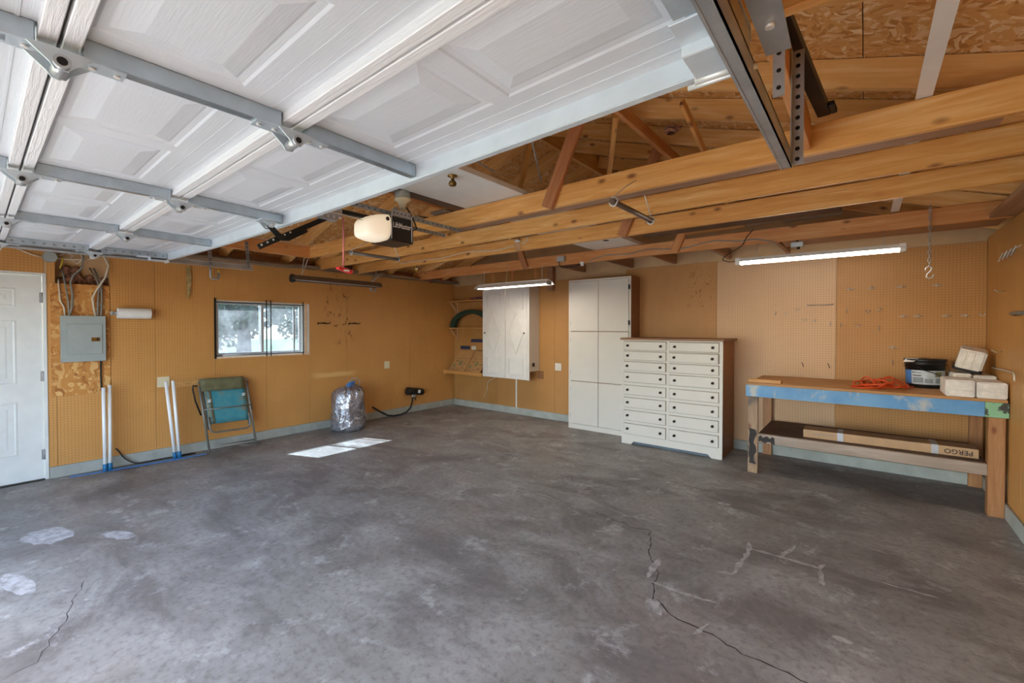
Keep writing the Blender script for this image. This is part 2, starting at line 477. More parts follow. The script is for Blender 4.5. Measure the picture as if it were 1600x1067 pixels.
# ---------------------------------------------------------------- floor
floor = struct(obj('floor', MB().box(-.02, -7.3, -.15, 7.25, .05, 0), M['concrete']))
def ribbon(pts, w0, jit, seed, z=.0006, wv=.4):
    r = random.Random(seed); P = [Vector((x, y, 0)) for x, y in pts]; Q = []
    for a, b in zip(P, P[1:]):
        k = max(1, int((b-a).length/.035))
        for i in range(k):
            Q.append(a.lerp(b, i/k)+Vector((r.uniform(-jit, jit), r.uniform(-jit, jit), 0)))
    Q.append(P[-1]); mb = MB(); vs = []; n = len(Q)
    for i, q in enumerate(Q):
        t = (Q[min(i+1, n-1)]-Q[max(i-1, 0)]).normalized(); s = Vector((-t.y, t.x, 0))
        w = w0*(1+r.uniform(-wv, wv))*(.25 if i in (0, n-1) else 1)
        vs += [q+s*w/2+Vector((0, 0, z)), q-s*w/2+Vector((0, 0, z))]
    mb.add(vs, [(2*i, 2*i+1, 2*i+3, 2*i+2) for i in range(n-1)]); return mb
obj('crack', ribbon([(3.695, -2.767), (4.065, -2.723), (4.334, -2.781)], .004, .010, 1), M['crackdark'], floor)
obj('crack', ribbon([(4.58, -2.789), (4.91, -2.854), (5.061, -2.832), (5.166, -3.157), (5.299, -3.341), (5.369, -3.646)], .006, .014, 2), M['crackdark'], floor)
obj('crack', ribbon([(5.40, -3.60), (5.505, -3.689), (5.665, -3.699), (5.845, -3.745), (5.95, -3.758), (6.102, -3.756), (6.35, -3.86)], .007, .010, 3), M['crackdark'], floor)
obj('crack', ribbon([(2.687, -5.54), (2.984, -5.643), (3.087, -5.659), (3.257, -5.73), (3.404, -5.791), (3.44, -5.9)], .0035, .009, 4), M['crackdark'], floor)
for i, (pts, w) in enumerate([
    ([(5.575, -3.096), (5.66, -3.072), (5.68, -2.661), (5.653, -2.569)], .03), ([(5.68, -2.661), (5.891, -2.649), (6.06, -2.66), (6.089, -2.587)], .028),
    ([(5.86, -2.64), (5.91, -2.419)], .022), ([(6.06, -2.66), (6.098, -2.87)], .025), ([(5.305, -3.458), (5.47, -3.46), (5.658, -3.43)], .022),
    ([(5.246, -3.17), (5.274, -3.43)], .035), ([(6.307, -2.614), (6.601, -2.614)], .014), ([(6.198, -2.099), (6.4, -2.17)], .012),
    ([(5.36, -3.62), (5.46, -3.72)], .07), ([(5.63, -3.76), (5.67, -3.63)], .018)]):
    obj('residue_mark', ribbon(pts, w, .006, 20+i, .0009, .5), M['residue'], floor)
for i, (x, y, l, a) in enumerate([(2.2, -1.55, .45, .5), (2.45, -1.25, .4, 1.1), (3.05, -1.3, .4, .9), (3.25, -1.5, .3, -.1), (1.35, -1.95, .3, .1), (2.6, -1.75, .5, -.15), (3.6, -1.45, .35, .0), (3.0, -1.95, .25, .5), (4.4, -1.4, .3, .7), (3.9, -1.75, .25, .4)]):
    dx, dy = math.cos(a)*l/2, math.sin(a)*l/2
    obj('residue_mark', ribbon([(x-dx, y-dy), (x, y+.02), (x+dx, y+dy)], .016, .01, 60+i, .0009, .6), M['residue'], floor)
def blob(cx, cy, rx, ry, rot, seed):
    r = random.Random(seed); vs = []
    for k in range(22):
        a = 2*math.pi*k/22; q = 1+r.uniform(-.17, .15)
        x, y = rx*q*math.cos(a), ry*q*math.sin(a)
        vs.append((cx+x*math.cos(rot)-y*math.sin(rot), cy+x*math.sin(rot)+y*math.cos(rot), .0007))
    return MB().add(vs, [tuple(range(22))])
for i, a in enumerate([(1.72, -5.62, .2, .11, .3), (2.1, -5.3, .15, .05, .4), (2.45, -5.8, .2, .05, .2), (5.35, -1.95, .05, .03, .2), (6.2, -3.35, .045, .02, 0), (4.5, -1.85, .06, .03, .5)]):
    obj('residue_mark', blob(*a, 90+i), M['residue'], floor)

# ---------------------------------------------------------------- walls
ZT = 2.34
def boxes(l):
    mb = MB()
    for b in l: mb.box(*b)
    return mb
wl_ = struct(obj('wall_left', boxes([(-.14, -7.1, -.1, -.008, -6.47, ZT), (-.14, -6.47, 2.03, -.008, -5.5, ZT), (-.14, -5.5, -.1, -.008, -5.42, ZT),
    (-.14, -5.42, -.1, -.008, -5.02, 1.94), (-.14, -5.42, 2.26, -.008, -5.02, ZT), (-.14, -5.42, 1.94, -.13, -5.02, 2.26), (-.14, -5.02, -.1, -.008, -4.05, ZT),
    (-.14, -4.05, -.1, -.008, -2.865, 1.125), (-.14, -4.05, 1.84, -.008, -2.865, ZT), (-.14, -2.865, -.1, -.008, .14, ZT)]), M['tanply']))
g = .0015
obj('eave_light_stop', boxes([(-.14, -7.1, ZT, -.1, .14, 2.49)]), M['brown'], wl_)  # added to shut out daylight leaking between wall top and roof
def sheetL(y0, y1, z0, z1): obj('pegboard_sheet', MB().box(-.0079, y0+g, z0, 0, y1-g, z1), M['pegL'], wl_, .0006)
sheetL(-7.0, -6.47, .113, 2.335); sheetL(-6.47, -5.5, 2.03, 2.335); sheetL(-5.48, -5.42, .113, 2.335)
sheetL(-5.42, -5.02, .113, 1.94); sheetL(-5.42, -5.02, 2.262, 2.335); sheetL(-5.02, -4.64, .113, 2.335); sheetL(-4.64, -4.05, .113, 2.335)
sheetL(-4.05, -3.458, .113, 1.125); sheetL(-4.05, -2.865, 1.84, 2.335); sheetL(-3.458, -2.865, .113, 1.125); sheetL(-2.865, -2.276, .113, 2.335); sheetL(-2.276, -1.072, .113, 2.335); sheetL(-1.072, -.002, .113, 2.335)
RZ = lambda x: 2.507+.333*min(x, 7.15-x)
wb_ = struct(obj('wall_back', MB().prism([(-.14, .02, -.1), (7.29, .02, -.1), (7.29, .02, RZ(7.15)-.02), (3.575, .02, RZ(3.575)-.02), (-.14, .02, RZ(0)-.02)], (0, .12, 0)), M['tanply']))
def sheetB(x0, x1, z1, m, z0=.113): obj('pegboard_sheet', MB().box(x0+g, .0, z0, x1-g, .018, z1), m, wb_, .0008)
sheetB(.0, 1.13, 2.30, M['hardB']); sheetB(1.13, 2.35, 2.24, M['pegB']); sheetB(2.35, 3.575, 2.26, M['pegB'])
sheetB(3.575, 4.80, 2.335, M['pegB']); sheetB(4.80, 6.02, 2.325, M['pegN']); sheetB(6.02, 7.15, 2.30, M['pegB'])
obj('plywood_sheet', MB().box(.76, .002, 2.31, 2.33, .0195, 2.62), M['hardB'], wb_)
for x in (1.0, 1.45, 1.95): obj('stud', MB().box(x, -.004, 2.312, x+.04, .0015, 2.615), M['joist_red'], wb_)
obj('stud', MB().box(2.26, -.09, 2.10, 2.36, -.002, 2.52), M['brown'], wb_)
wr_ = struct(obj('wall_right', MB().box(7.16, -7.1, -.1, 7.29, .14, ZT), M['tanply']))
obj('eave_light_stop', boxes([(7.25, -7.1, ZT, 7.29, .14, 2.49)]), M['brown'], wr_)  # same added light stop along the right eave
for y0, y1 in ((-7., -6.1), (-6.1, -4.88), (-4.88, -3.66), (-3.66, -2.44), (-2.44, -1.22), (-1.22, -.4), (-.4, -.001)):
    obj('hardboard_sheet', MB().box(7.15, y0+g, .113, 7.1595, y1-g, 2.335), M['pegR'], wr_, .001)
wf_ = struct(obj('wall_front', boxes([(-.14, -7.2, -.1, 1.1, -7.1, 2.5), (6.12, -7.2, -.1, 7.29, -7.1, 2.5), (1.1, -7.2, 2.13, 6.12, -7.1, 2.5)]).prism([(-.14, -7.2, 2.5), (7.29, -7.2, 2.5), (3.575, -7.2, RZ(3.575)-.02)], (0, .1, 0)), M['tanply']))
struct(obj('baseboard_left', boxes([(0, -7.1, 0, .018, -6.47, .113), (0, -5.478, 0, .018, 0, .113)]), M['curb'], None, .003))
struct(obj('baseboard_back', MB().box(.018, -.018, 0, 7.132, 0, .113), M['curb'], None, .003))
struct(obj('baseboard_right', MB().box(7.132, -7.1, 0, 7.15, 0, .113), M['curb'], None, .003))
struct(obj('trim_1', MB().box(1.545, -.006, .113, 1.575, 0, .62), M['white']))

# ---------------------------------------------------------------- roof and ceiling framing
def roofpt(x, y, dz): return (x, y, RZ(x)+dz)
mb = MB()
for s in (0, 1):
    xa, xb = (-.45, 3.575) if s == 0 else (3.575, 7.6)
    mb.prism([(xa, -7.6, RZ(xa)+.014), (xb, -7.6, RZ(xb)+.014), (xb, -7.6, RZ(xb)+.05), (xa, -7.6, RZ(xa)+.05)], (0, 8.0, 0))
ceiling = struct(obj('ceiling', mb, M['brown']))
xs = [0, .9, 2.05, 3.2, 3.57]
k = 0
for side in (0, 1):
    for i in range(4):
        xa, xb = xs[i]+.002, xs[i+1]-.002
        if i == 0: xa = -.4
        y0 = -7.5+(1.22 if i % 2 else 0)
        for y in ([-7.5] if i % 2 else [])+[y0+2.44*j for j in range(4)]:
            ye = min(y+2.44, y0 if (i % 2 and y == -7.5) else 99, .3)
            if ye-y < .1: continue
            p = [(xa, RZ(xa)), (xb, RZ(xb)), (xb, RZ(xb)+.012), (xa, RZ(xa)+.012)]
            if side: p = [(7.15-a, b) for a, b in p]
            obj('osb_sheet', MB().prism([(a, y+.002, b) for a, b in p], (0, ye-y-.004, 0)), M['osb'], ceiling)
YT = [-.95-.605*k for k in range(11)]      # front faces of the framing lines
ties = {0: 'joist_red', 2: 'joist', 3: 'joist', 4: 'joist', 6: 'joist', 8: 'joist', 10: 'joist'}
DR = .139
def rafter(y, side, m):
    c = DR/2/math.cos(math.atan(.333))+.004
    a = Vector(roofpt(-.35, y, -c)); b = Vector(roofpt(3.55, y, -c))
    if side: a.x, b.x = 7.15-a.x, 7.15-b.x
    return beam('rafter', a, b, .038, DR, m, ceiling)
for k in range(-1, 11):
    y = -.95-.605*k
    yc = y+((.058 if k != 4 else .17) if k in ties else .019)
    if k == -1: yc = -.33
    for s in (0, 1): rafter(yc, s, M['rafter'])
for k, mn in ties.items():
    y = YT[k]+.019
    x0 = 1.04 if k >= 4 else .0
    hb = .1425 if k == 3 else .14
    beam('joist', (x0, y, ZT+hb/2), (7.15, y, ZT+hb/2), .038, hb, M[mn], ceiling)
beam('joist', (3.6, -3.285, ZT+.07), (6.7, -3.285, ZT+.07), .11, .139, M['brown'], ceiling)
beam('joist', (1.02, -7.05, ZT+.07), (1.02, -3.36, ZT+.07), .04, .14, M['joist_red'], ceiling)
beam('ridge_board', (3.575, -7.5, RZ(3.575)-.12), (3.575, .0, RZ(3.575)-.12), .038, .19, M['rafter'], ceiling)
# blocking between the last joist and the gable, boards and plates
for x in (2.9, 3.67, 4.28, 4.95, 5.57): beam('blocking', (x, -.91, ZT+.07), (x, -.002, ZT+.07), .038, .12, M['brown'], ceiling)
beam('plate', (5.62, -.75, ZT+.018), (7.12, -.75, ZT+.018), .32, .034, M['brown'], ceiling)
beam('plate', (.07, -7.0, ZT+.02), (.07, .0, ZT+.02), .14, .038, M['greyplank'], ceiling)
beam('plate', (7.08, -7.0, ZT+.02), (7.08, -.98, ZT+.02), .14, .038, M['brown'], ceiling)
beam('plate', (.21, -7.0, ZT-.02), (.21, -3.2, ZT-.02), .12, .036, M['greyplank'], ceiling)
# web braces
def brace(p0, p1, m='brace', w=.038, h=.089): beam('brace', p0, p1, w, h, M[m], ceiling)
brace((4.52, YT[4]-.022, 2.335), (4.88, YT[4]-.022, 3.10))
brace((4.52, YT[2]-.022, 2.335), (4.88, YT[2]-.022, 3.10))
brace((4.595, YT[0]-.022, 2.36), (4.92, YT[0]-.022, 3.08), 'joist_red')
brace((2.50, YT[0]-.022, 2.345), (2.2, YT[0]-.022, 3.05))
for x, z, y0, y1, mm in ((4.92, 3.02, -3.4, -.5, 'joist_red'), (2.2, 3.0, -3.4, -.5, 'joist_red')):
    brace((x, y0, z), (x, y1, z), mm)
brace((4.85, -3.0, 3.05), (3.7, -1.0, 2.55), 'joist'); brace((4.3, -3.2, 3.2), (3.2, -2.2, 2.5), 'joist')
brace((5.85, -3.2, 2.76), (5.75, -2.2, 2.50), 'joist', .02, .045); brace((5.35, -3.1, 2.93), (5.35, -1.9, 2.55), 'joist', .025, .06)
beam('hanger_board', (6.04, -4.56, 2.423), (6.04, -3.395, 2.423), .038, .139, M['joist_red'], ceiling)

# ---------------------------------------------------------------- side door (left wall)
d1 = struct(obj('door_1', boxes([(-.05, -6.44, .012, -.012, -5.512, 2.0)]), M['doorwhite'], None, .002))
for (z0, z1) in ((1.69, 1.875), (.95, 1.567), (.267, .787)):
    for (y0, y1) in ((-6.00, -5.68), (-6.31, -6.03)):
        mb = MB()
        R0 = [(0, -.0121), (.014, -.0085), (.03, -.0135), (.055, -.0135), (.075, -.0095)]
        vs = []; fs = []
        for (i, x) in R0: vs += [(x, y0+i, z0+i), (x, y1-i, z0+i), (x, y1-i, z1-i), (x, y0+i, z1-i)]
        for r in range(len(R0)-1):
            for q in range(4): fs.append((4*r+q, 4*r+(q+1) % 4, 4*r+4+(q+1) % 4, 4*r+4+q))
        fs.append(tuple(4*(len(R0)-1)+q for q in range(4)))
        mb.add(vs, fs); obj('panel', mb, M['doorwhite'], d1)
cs = obj('door_frame', boxes([(-.06, -5.51, 0, .004, -5.482, 2.03), (-.06, -6.47, 0, .004, -6.445, 2.03), (-.06, -6.445, 2.003, .004, -5.51, 2.03)]), M['doorwhite'], d1, .002)
for z in (1.79, 1.02, .25): obj('hinge', MB().cyl((.002, -5.511, z-.05), (.002, -5.511, z+.05), .006, 8).box(-.011, -5.53, z-.05, -.009, -5.512, z+.05), M['steel'], d1)
obj('sill', MB().box(-.1, -6.44, -.005, .02, -5.51, .01), M['blackmetal'], d1)

# ---------------------------------------------------------------- window
w1 = struct(obj('window_1', boxes([(-.139, -4.05, 1.125, -.009, -4.036, 1.84), (-.139, -2.95, 1.125, -.009, -2.935, 1.84), (-.139, -4.036, 1.125, -.009, -2.95, 1.14), (-.139, -4.036, 1.826, -.009, -2.95, 1.84)]), M['white'], None))
obj('casing', boxes([(-.005, -2.935, 1.12, .006, -2.905, 1.845)]), M['casing'], w1)
obj('casing', boxes([(-.13, -2.935, 1.13, -.003, -2.867, 1.838)]), M['white'], w1)
obj('casing', boxes([(-.004, -4.06, 1.108, .012, -2.87, 1.125)]), M['casing'], w1)
def sash(y0, y1, x):
    t = .035
    s = obj('sash', boxes([(x-.012, y0, 1.14, x+.012, y0+t, 1.826), (x-.012, y1-t, 1.14, x+.012, y1, 1.826), (x-.012, y0+t, 1.14, x+.012, y1-t, 1.14+t), (x-.012, y0+t, 1.826-t, x+.012, y1-t, 1.826)]), M['alu'], w1, .002)
    obj('pane', MB().box(x-.002, y0+t, 1.14+t, x+.002, y1-t, 1.826-t), M['glass'], s)
sash(-4.036, -3.47, -.05); sash(-3.51, -2.95, -.085); obj('screen_edge', MB().box(-.07, -3.07, 1.15, -.055, -3.05, 1.82), M['steel'], w1)
for y, th in ((-4.052, .02), (-3.455, .009), (-3.40, .009), (-2.965, .009)):
    b = MB().box(.004, y-th/2, 1.11, .016, y+th/2, 1.865)
    for i in range(30): b.box(.002, y+th/2, 1.13+i*.0235, .008, y+th/2+.006, 1.142+i*.0235)
    obj('security_bar', b, M['blackmetal'], w1)
for z in (1.145, 1.815): obj('security_bar', MB().cyl((.012, -4.05, z), (.012, -2.95, z), .006, 6), M['blackmetal'], w1)

# ---------------------------------------------------------------- overhead garage door
gd = thing('garage_door', 'white raised-panel overhead garage door, rolled open under the rafters', 'garage door', (3.61, -5.8, 2.18))
def sag(v):
    k = max(0, 1-((v.x-3.61)/2.43)**2); f = max(0, min(1, (v.y+5.35)/.55)); return Vector((v.x, v.y, v.z-.012*k-.022*k*f))
FZ = 2.183; DX0, DX1 = 1.17, 6.05
SEC = [(-5.288, -4.765), (-5.815, -5.295), (-6.342, -5.822), (-6.868, -6.349)]
SX = [1.205, 2.405, 3.61, 4.82, 6.015]
def tilt(i):
    if i < 2: return lambda v: sag(v)
    y1 = SEC[i][1]; a = R(4 if i == 2 else 7); c = Vector((0, y1, FZ)); base = -.0 if i == 2 else -.037
    def fn(v):
        v = sag(v); d = v.y-y1
        return Vector((v.x, y1+d*math.cos(a), v.z+base+d*math.sin(a)*1.0))
    return fn
for i, (y0, y1) in enumerate(SEC):
    T = tilt(i)
    cells = []
    edges = [DX0]; pans = []
    for b in range(4):
        c0, c1 = SX[b], SX[b+1]; L = c1-c0
        for q in range(2):
            xa = c0+(.075 if q == 0 else L/2+.03); xb = c0+(L/2-.03 if q == 0 else L-.075)
            pans.append((xa, xb)); edges += [xa, xb]
    edges.append(DX1)
    py0, py1 = y0+.045, y1-.185
    if i: py1 = y1-.165
    py0 = y0+.04
    mb = MB(); ys = [y0, py0, py1, y1]
    # flat skin around the panels
    for a in range(len(edges)-1):
        for b in range(3):
            xa, xb = edges[a], edges[a+1]
            if b == 1 and (xa, xb) in pans: continue
            mb.add([(xa, ys[b], FZ), (xb, ys[b], FZ), (xb, ys[b+1], FZ), (xa, ys[b+1], FZ)], [(0, 1, 2, 3)])
    mb.box(DX0, y0, FZ+.03, DX1, y1, FZ+.034, None, 8); mb.box(DX0, y0, FZ+.001, DX1, y0+.004, FZ+.03, None, 8); mb.box(DX0, y1-.004, FZ+.001, DX1, y1, FZ+.03, None, 8)
    # stepped ledge lines along the section
    for yy, h in ((py1+.05, .0012), (py1+.10, .002)): mb.box(DX0, yy, FZ-h, DX1, yy+.006, FZ+.001, None, 8)
    sec = obj('door_section', mb.map(T), M['garage'], gd)
    for (xa, xb) in pans:
        p = MB(); vs = []; fs = []
        R0 = [(0, 0), (.008, .0035), (.026, .0045), (.034, .002), (.080, -.006)]
        for (n_, z) in R0: vs += [(xa+n_, py0+n_, FZ+z), (xb-n_, py0+n_, FZ+z), (xb-n_, py1-n_, FZ+z), (xa+n_, py1-n_, FZ+z)]
        for r in range(len(R0)-1):
            for q in range(4): fs.append((4*r+q, 4*r+(q+1) % 4, 4*r+4+(q+1) % 4, 4*r+4+q))
        fs.append(tuple(4*(len(R0)-1)+q for q in range(4)))
        obj('raised_panel', p.add(vs, fs).map(T), M['garage'], sec)
    # rails along the joints
    if i: obj('joint_rail', MB().box(DX0, y1-.032, FZ-.03, DX1, y1, FZ+.002, None, 8).map(T), M['garagerail'], sec, .002)
    obj('joint_rail', MB().box(DX0, y0, FZ-.03, DX1, y0+.032, FZ+.002, None, 8).map(T), M['garagerail'], sec, .002)
    # stiles
    for j, x in enumerate(SX):
        w = .04 if j in (0, 4) else .016
        ya = y0+.034; yb = y1-.036 if i else y1-.04
        s = MB().box(x-w, ya, FZ-.05, x+w, yb, FZ-.0005)
        obj('stile', s.map(T), M['stile'], gd, .002)
        hol = MB()
        for q in range(8):
            yy = ya+.03+(yb-ya-.06)*q/7
            hol.cyl((x-.006, yy, FZ-.0506), (x-.006, yy, FZ-.0500), .003, 6)
            if j == 0: hol.cyl((x+w-.0005, yy, FZ-.028), (x+w+.0008, yy, FZ-.028), .010, 10)
        if i < 2 and j < 4: obj('punched_hole', hol.map(T), M['galvdark'], gd)['kind'] = 'stuff'
    # hinges over the joint in front of this section
    for j, x in enumerate(SX):
        if i == 3: continue
        yj = y0-.0035; zb = FZ-.0505
        T2 = lambda v: sag(v)
        hm = MB()
        hm.prism([(x-.03, yj-.115, zb-.001), (x+.02, yj-.115, zb-.001), (x+.03, yj-.03, zb-.001), (x+.03, yj+.03, zb-.001), (x+.02, yj+.115, zb-.001), (x-.03, yj+.115, zb-.001)], (0, 0, -.004))
        for sx in (-.03, .026):
            hm.prism([(x+sx, yj-.055, zb-.005), (x+sx, yj-.02, zb-.036), (x+sx, yj-.012, zb-.048), (x+sx, yj+.012, zb-.048), (x+sx, yj+.02, zb-.036), (x+sx, yj+.055, zb-.005)], (.004, 0, 0))
        hn = obj('hinge', hm.map(T2), M['galv'], gd)
        obj('hinge_pin', MB().tube([(x-.034, yj, zb-.033), (x+.042, yj, zb-.033)], .0155, 14).map(T2), M['steel'], hn)
        obj('pin_hole', MB().cyl((x+.0415, yj, zb-.033), (x+.0428, yj, zb-.033), .0095, 12).map(T2), M['dark'], hn)
        bl = MB()
        for q in (-.1, -.055, .055, .1): bl.lathe([(.007, 0), (.007, -.005)], (x-.005, yj+q, zb-.005), 6)
        obj('bolt', bl.map(T2), M['chrome'], hn)
# strut along the top edge
st = MB().box(DX0+.04, -4.803, 2.128, DX1-.03, -4.799, 2.186, None, 12).box(DX0+.04, -4.800, 2.125, DX1-.03, -4.775, 2.128, None, 12).box(DX0+.04, -4.80, 2.18, DX1-.03, -4.76, 2.186, None, 12)
obj('strut', st.map(sag), M['galvlight'], gd)
# top corner brackets with rollers
for x, s in ((1.235, -1), (5.985, 1)):
    b = obj('corner_bracket', MB().box(x-.045, -5.02, 2.128, x+.045, -4.93, 2.137).box(x-.045, -4.93, 2.105, x+.045, -4.81, 2.110).box(x-.045, -4.935, 2.105, x+.045, -4.93, 2.137), M['galvlight'], gd, .001)
    obj('roller', MB().cyl((x-.05, -4.81, 2.108), (x+.05, -4.81, 2.108), .011, 12).cyl((x-.07, -4.80, 2.100), (x+.06+.025*s, -4.80, 2.100), .007, 8), M['chrome'], b)
for x, s in ((1.205, -1), (6.015, 1)):
    for yj in (-5.2915, -5.8185):
        obj('roller', MB().cyl((x, yj, 2.10), (x+.07*s, yj, 2.10), .007, 8).lathe([(.02, -.012), (.02, .012)], (x+.075*s, yj, 2.10), 12, 'x'), M['chrome'], gd)
obj('edge_plate', MB().box(5.955, -5.26, 2.130, 6.03, -5.03, 2.134).map(sag), M['galv'], gd)
# operator bracket on the door top
ob = obj('operator_bracket', MB().box(3.56, -4.93, 2.098, 3.66, -4.84, 2.104).prism([(3.575, -4.92, 2.099), (3.575, -4.885, 2.062), (3.575, -4.865, 2.062), (3.575, -4.845, 2.099)], (.004, 0, 0)).prism([(3.641, -4.92, 2.099), (3.641, -4.885, 2.062), (3.641, -4.865, 2.062), (3.641, -4.845, 2.099)], (.004, 0, 0)), M['galv'], gd)
obj('bolt', MB().cyl((3.57, -4.875, 2.075), (3.65, -4.875, 2.075), .006, 8), M['chrome'], ob)

# ---------------------------------------------------------------- door tracks
def track(nm, x, s, yend, zb, lab):
    t = thing(nm, lab, 'door track', (x, yend, zb))
    path = [(yend, zb), (-6.35, zb), (-6.6, zb-.03), (-6.8, zb-.12), (-6.92, zb-.28), (-6.97, zb-.5), (-6.97, .05)]
    def sect(o0, o1, d0, d1):
        vs = []; fs = []
        for i, (y, z) in enumerate(path):
            a = path[max(i-1, 0)]; b = path[min(i+1, len(path)-1)]
            ty, tz = b[0]-a[0], b[1]-a[1]; l = math.hypot(ty, tz); ny, nz = tz/l, -ty/l
            if nz < 0 and i == 0: pass
            for o, d in ((o0, d0), (o1, d0), (o1, d1), (o0, d1)): vs.append((x+o, y+ny*d, z+nz*d))
        n = len(path)
        for i in range(n-1):
            for k in range(4): fs.append((4*i+k, 4*i+(k+1) % 4, 4*i+4+(k+1) % 4, 4*i+4+k))
        fs += [(0, 1, 2, 3), tuple(4*(n-1)+k for k in range(4))[::-1]]
        return MB().add(vs, fs)
    m = sect(.0, .003, 0, .055)
    for (o0, o1, d0, d1) in ((-.028*s-.0, .003, 0, .006), (-.028*s, .003, .049, .055)):
        q = sect(min(o0, o1), max(o0, o1), d0, d1); m.add(q.v, q.f)
    q = sect(min(-.03*s, -.024*s), max(-.03*s, -.024*s), -.002, .012); m.add(q.v, q.f)
    obj('rail', m, M['steel'], t)
    return t
tl = track('door_track', 1.125, -1, -4.04, 2.11, 'grey steel garage door track by the electrical panel wall, left of the open door')
tr = track('door_track', 6.06, 1, -4.12, 2.06, 'grey steel garage door track at upper right, ending below the long pine joist')
def perf(nm, p0, p1, wdir, w, m, parent, holes=True, th=.003, n=10, hr=.006, ldir=None):
    p0, p1, wd = Vector(p0), Vector(p1), Vector(wdir).normalized(); d = (p1-p0); nd = d.normalized().cross(wd)
    mb = MB().prism([p0, p0+wd*w, p1+wd*w, p1], nd*th)
    if ldir is not None: mb.prism([p0, p0+Vector(ldir)*w*.8, p1+Vector(ldir)*w*.8, p1], wd*th)
    o = obj(nm, mb, m, parent)
    if holes:
        h = MB()
        for i in range(n):
            c = p0+d*((i+.5)/n)+wd*w*.5
            h.tube([c-nd*.0008, c+nd*(th+.0008)], hr, 8)
        q = obj('punched_hole', h, M['dark'], o); q['kind'] = 'stuff'
    return o
for y in (-4.06, -4.41): perf('hanger_strap', (1.128, y, 2.13), (1.10, y-.01, 2.42), (0, -1, 0), .032, M['galvdark'], tl, n=7, hr=.005)
perf('hanger_angle', (6.062, -4.13, 2.065), (6.062, -4.13, 2.46), (1, -.0, 0), .036, M['steel'], tr, n=11, hr=.0075, ldir=(0, -1, 0))
perf('hanger_angle', (6.052, -4.46, 2.17), (6.052, -4.46, 2.62), (1, 0, 0), .03, M['galv'], tr, n=9, hr=.0065)
obj('end_plate', MB().prism([(6.075, -5.7, 2.125), (6.155, -5.7, 2.125), (6.135, -4.78, 2.125), (6.085, -4.78, 2.125)], (0, 0, .004)), M['steel'], tr)
obj('bolt', MB().lathe([(.009, 0), (.009, -.008)], (6.075, -4.12, 2.09), 6).lathe([(.009, 0), (.009, -.008)], (6.11, -4.9, 2.125), 8), M['chrome'], tr)

# ---------------------------------------------------------------- garage door opener
op = thing('garage_door_opener', 'black and white garage door opener hanging from the joists', 'opener', (3.62, -4.05, 2.09))
bz = 2.095
hs = obj('housing', MB().prism([(3.50, -4.14, bz), (3.74, -4.14, bz), (3.74, -3.96, bz), (3.715, -3.93, bz), (3.53, -3.93, bz), (3.50, -3.96, bz)], (0, 0, .165)), M['black'], op, .006, seg=2)
lens = MB(); prof = []
for i in range(9):
    a = i/8*math.pi/2
    prof.append((math.sin(a), math.cos(a)))
vs = []; fs = []; n = 9
for i in range(n):
    y = -4.14-.17*math.sin(i/(n-1)*math.pi/2); k = math.cos(i/(n-1)*math.pi/2)**.45
    hw = .122*max(k, .25); tt = i/(n-1); zt = bz+.085-.03*tt+(.095+.004*(1-tt))*max(k, .2); zb = bz+.085-.03*tt-(.085-.02*tt)*max(k, .3)
    for q in range(16):
        a = 2*math.pi*q/16; cx, cz = math.cos(a), math.sin(a)
        sx = abs(cx)**.5*(1 if cx > 0 else -1); sz = abs(cz)**.5*(1 if cz > 0 else -1)
        vs.append((3.62+hw*sx, y, (zt+zb)/2+(zt-zb)/2*sz))
for i in range(n-1):
    for q in range(16): fs.append((16*i+q, 16*i+(q+1) % 16, 16*i+16+(q+1) % 16, 16*i+16+q))
fs.append(tuple(range(16))); fs.append(tuple(16*(n-1)+q for q in range(16))[::-1])
lo = obj('lamp_lens', lens.add(vs, fs, True), M['warmlens'], op)
obj('lens_vent', MB().lathe([(.014, 0), (.014, .004)], (3.737, -4.165, bz+.14), 10, 'x'), M['black'], lo)
obj('top_band', MB().box(3.51, -4.13, bz+.166, 3.73, -3.95, bz+.185), M['galvdark'], op, .004)
text('lettering', 'LiftMaster', .052, (3.7412, -4.048, bz+.108), (math.pi/2, 0, math.pi/2), M['white'], hs, .0006, .72)
text('lettering', 'Premium'[:0]+'1/2 HP', .014, (3.7412, -3.99, bz+.05), (math.pi/2, 0, math.pi/2), M['lightgrey'], hs) if False else None
for y in (-4.135, -3.965): obj('strap', MB().tube([(3.742, y, bz+.01), (3.742, y, bz+.17), (3.742, y+.005, bz+.2)], .0025, 6), M['chrome'], op)
perf('bracket', (3.735, -4.13, bz+.17), (3.735, -3.97, bz+.17), (0, 0, 1), .045, M['steel'], op, n=5, hr=.005)
perf('mounting_angle', (3.645, -4.6, 2.325), (3.62, -3.36, 2.325), (0, 0, -1), .032, M['galvdark'], op, n=26, hr=.005, ldir=(-1, 0, 0))
perf('mounting_angle', (3.40, -4.2, 2.325), (3.37, -3.30, 2.325), (0, 0, -1), .03, M['galvdark'], op, n=20, hr=.005, ldir=(-1, 0, 0))
perf('hanger_strap', (3.66, -4.0, 2.29), (3.74, -4.0, 2.29), (0, 1, 0), .03, M['steel'], op, False)
obj('hanger_strap', MB().box(3.72, -4.10, bz+.2, 3.724, -4.07, 2.33), M['galvdark'], op); obj('hanger_strap', MB().box(3.45, -4.10, bz+.17, 3.454, -4.07, 2.33), M['galvdark'], op)
obj('drive_rail', MB().box(3.595, -6.95, 2.235, 3.625, -4.13, 2.262), M['blackmetal'], op, .002)
obj('drive_cable', MB().tube([(3.64, -6.9, 2.225), (3.645, -4.45, 2.222), (3.65, -4.15, 2.205)], .003, 6), M['cablewhite'], op)
tro = obj('trolley', MB().box(3.575, -4.60, 2.205, 3.645, -4.44, 2.268).box(3.58, -4.58, 2.175, 3.64, -4.47, 2.205), M['steel'], op, .004)
bl = MB()
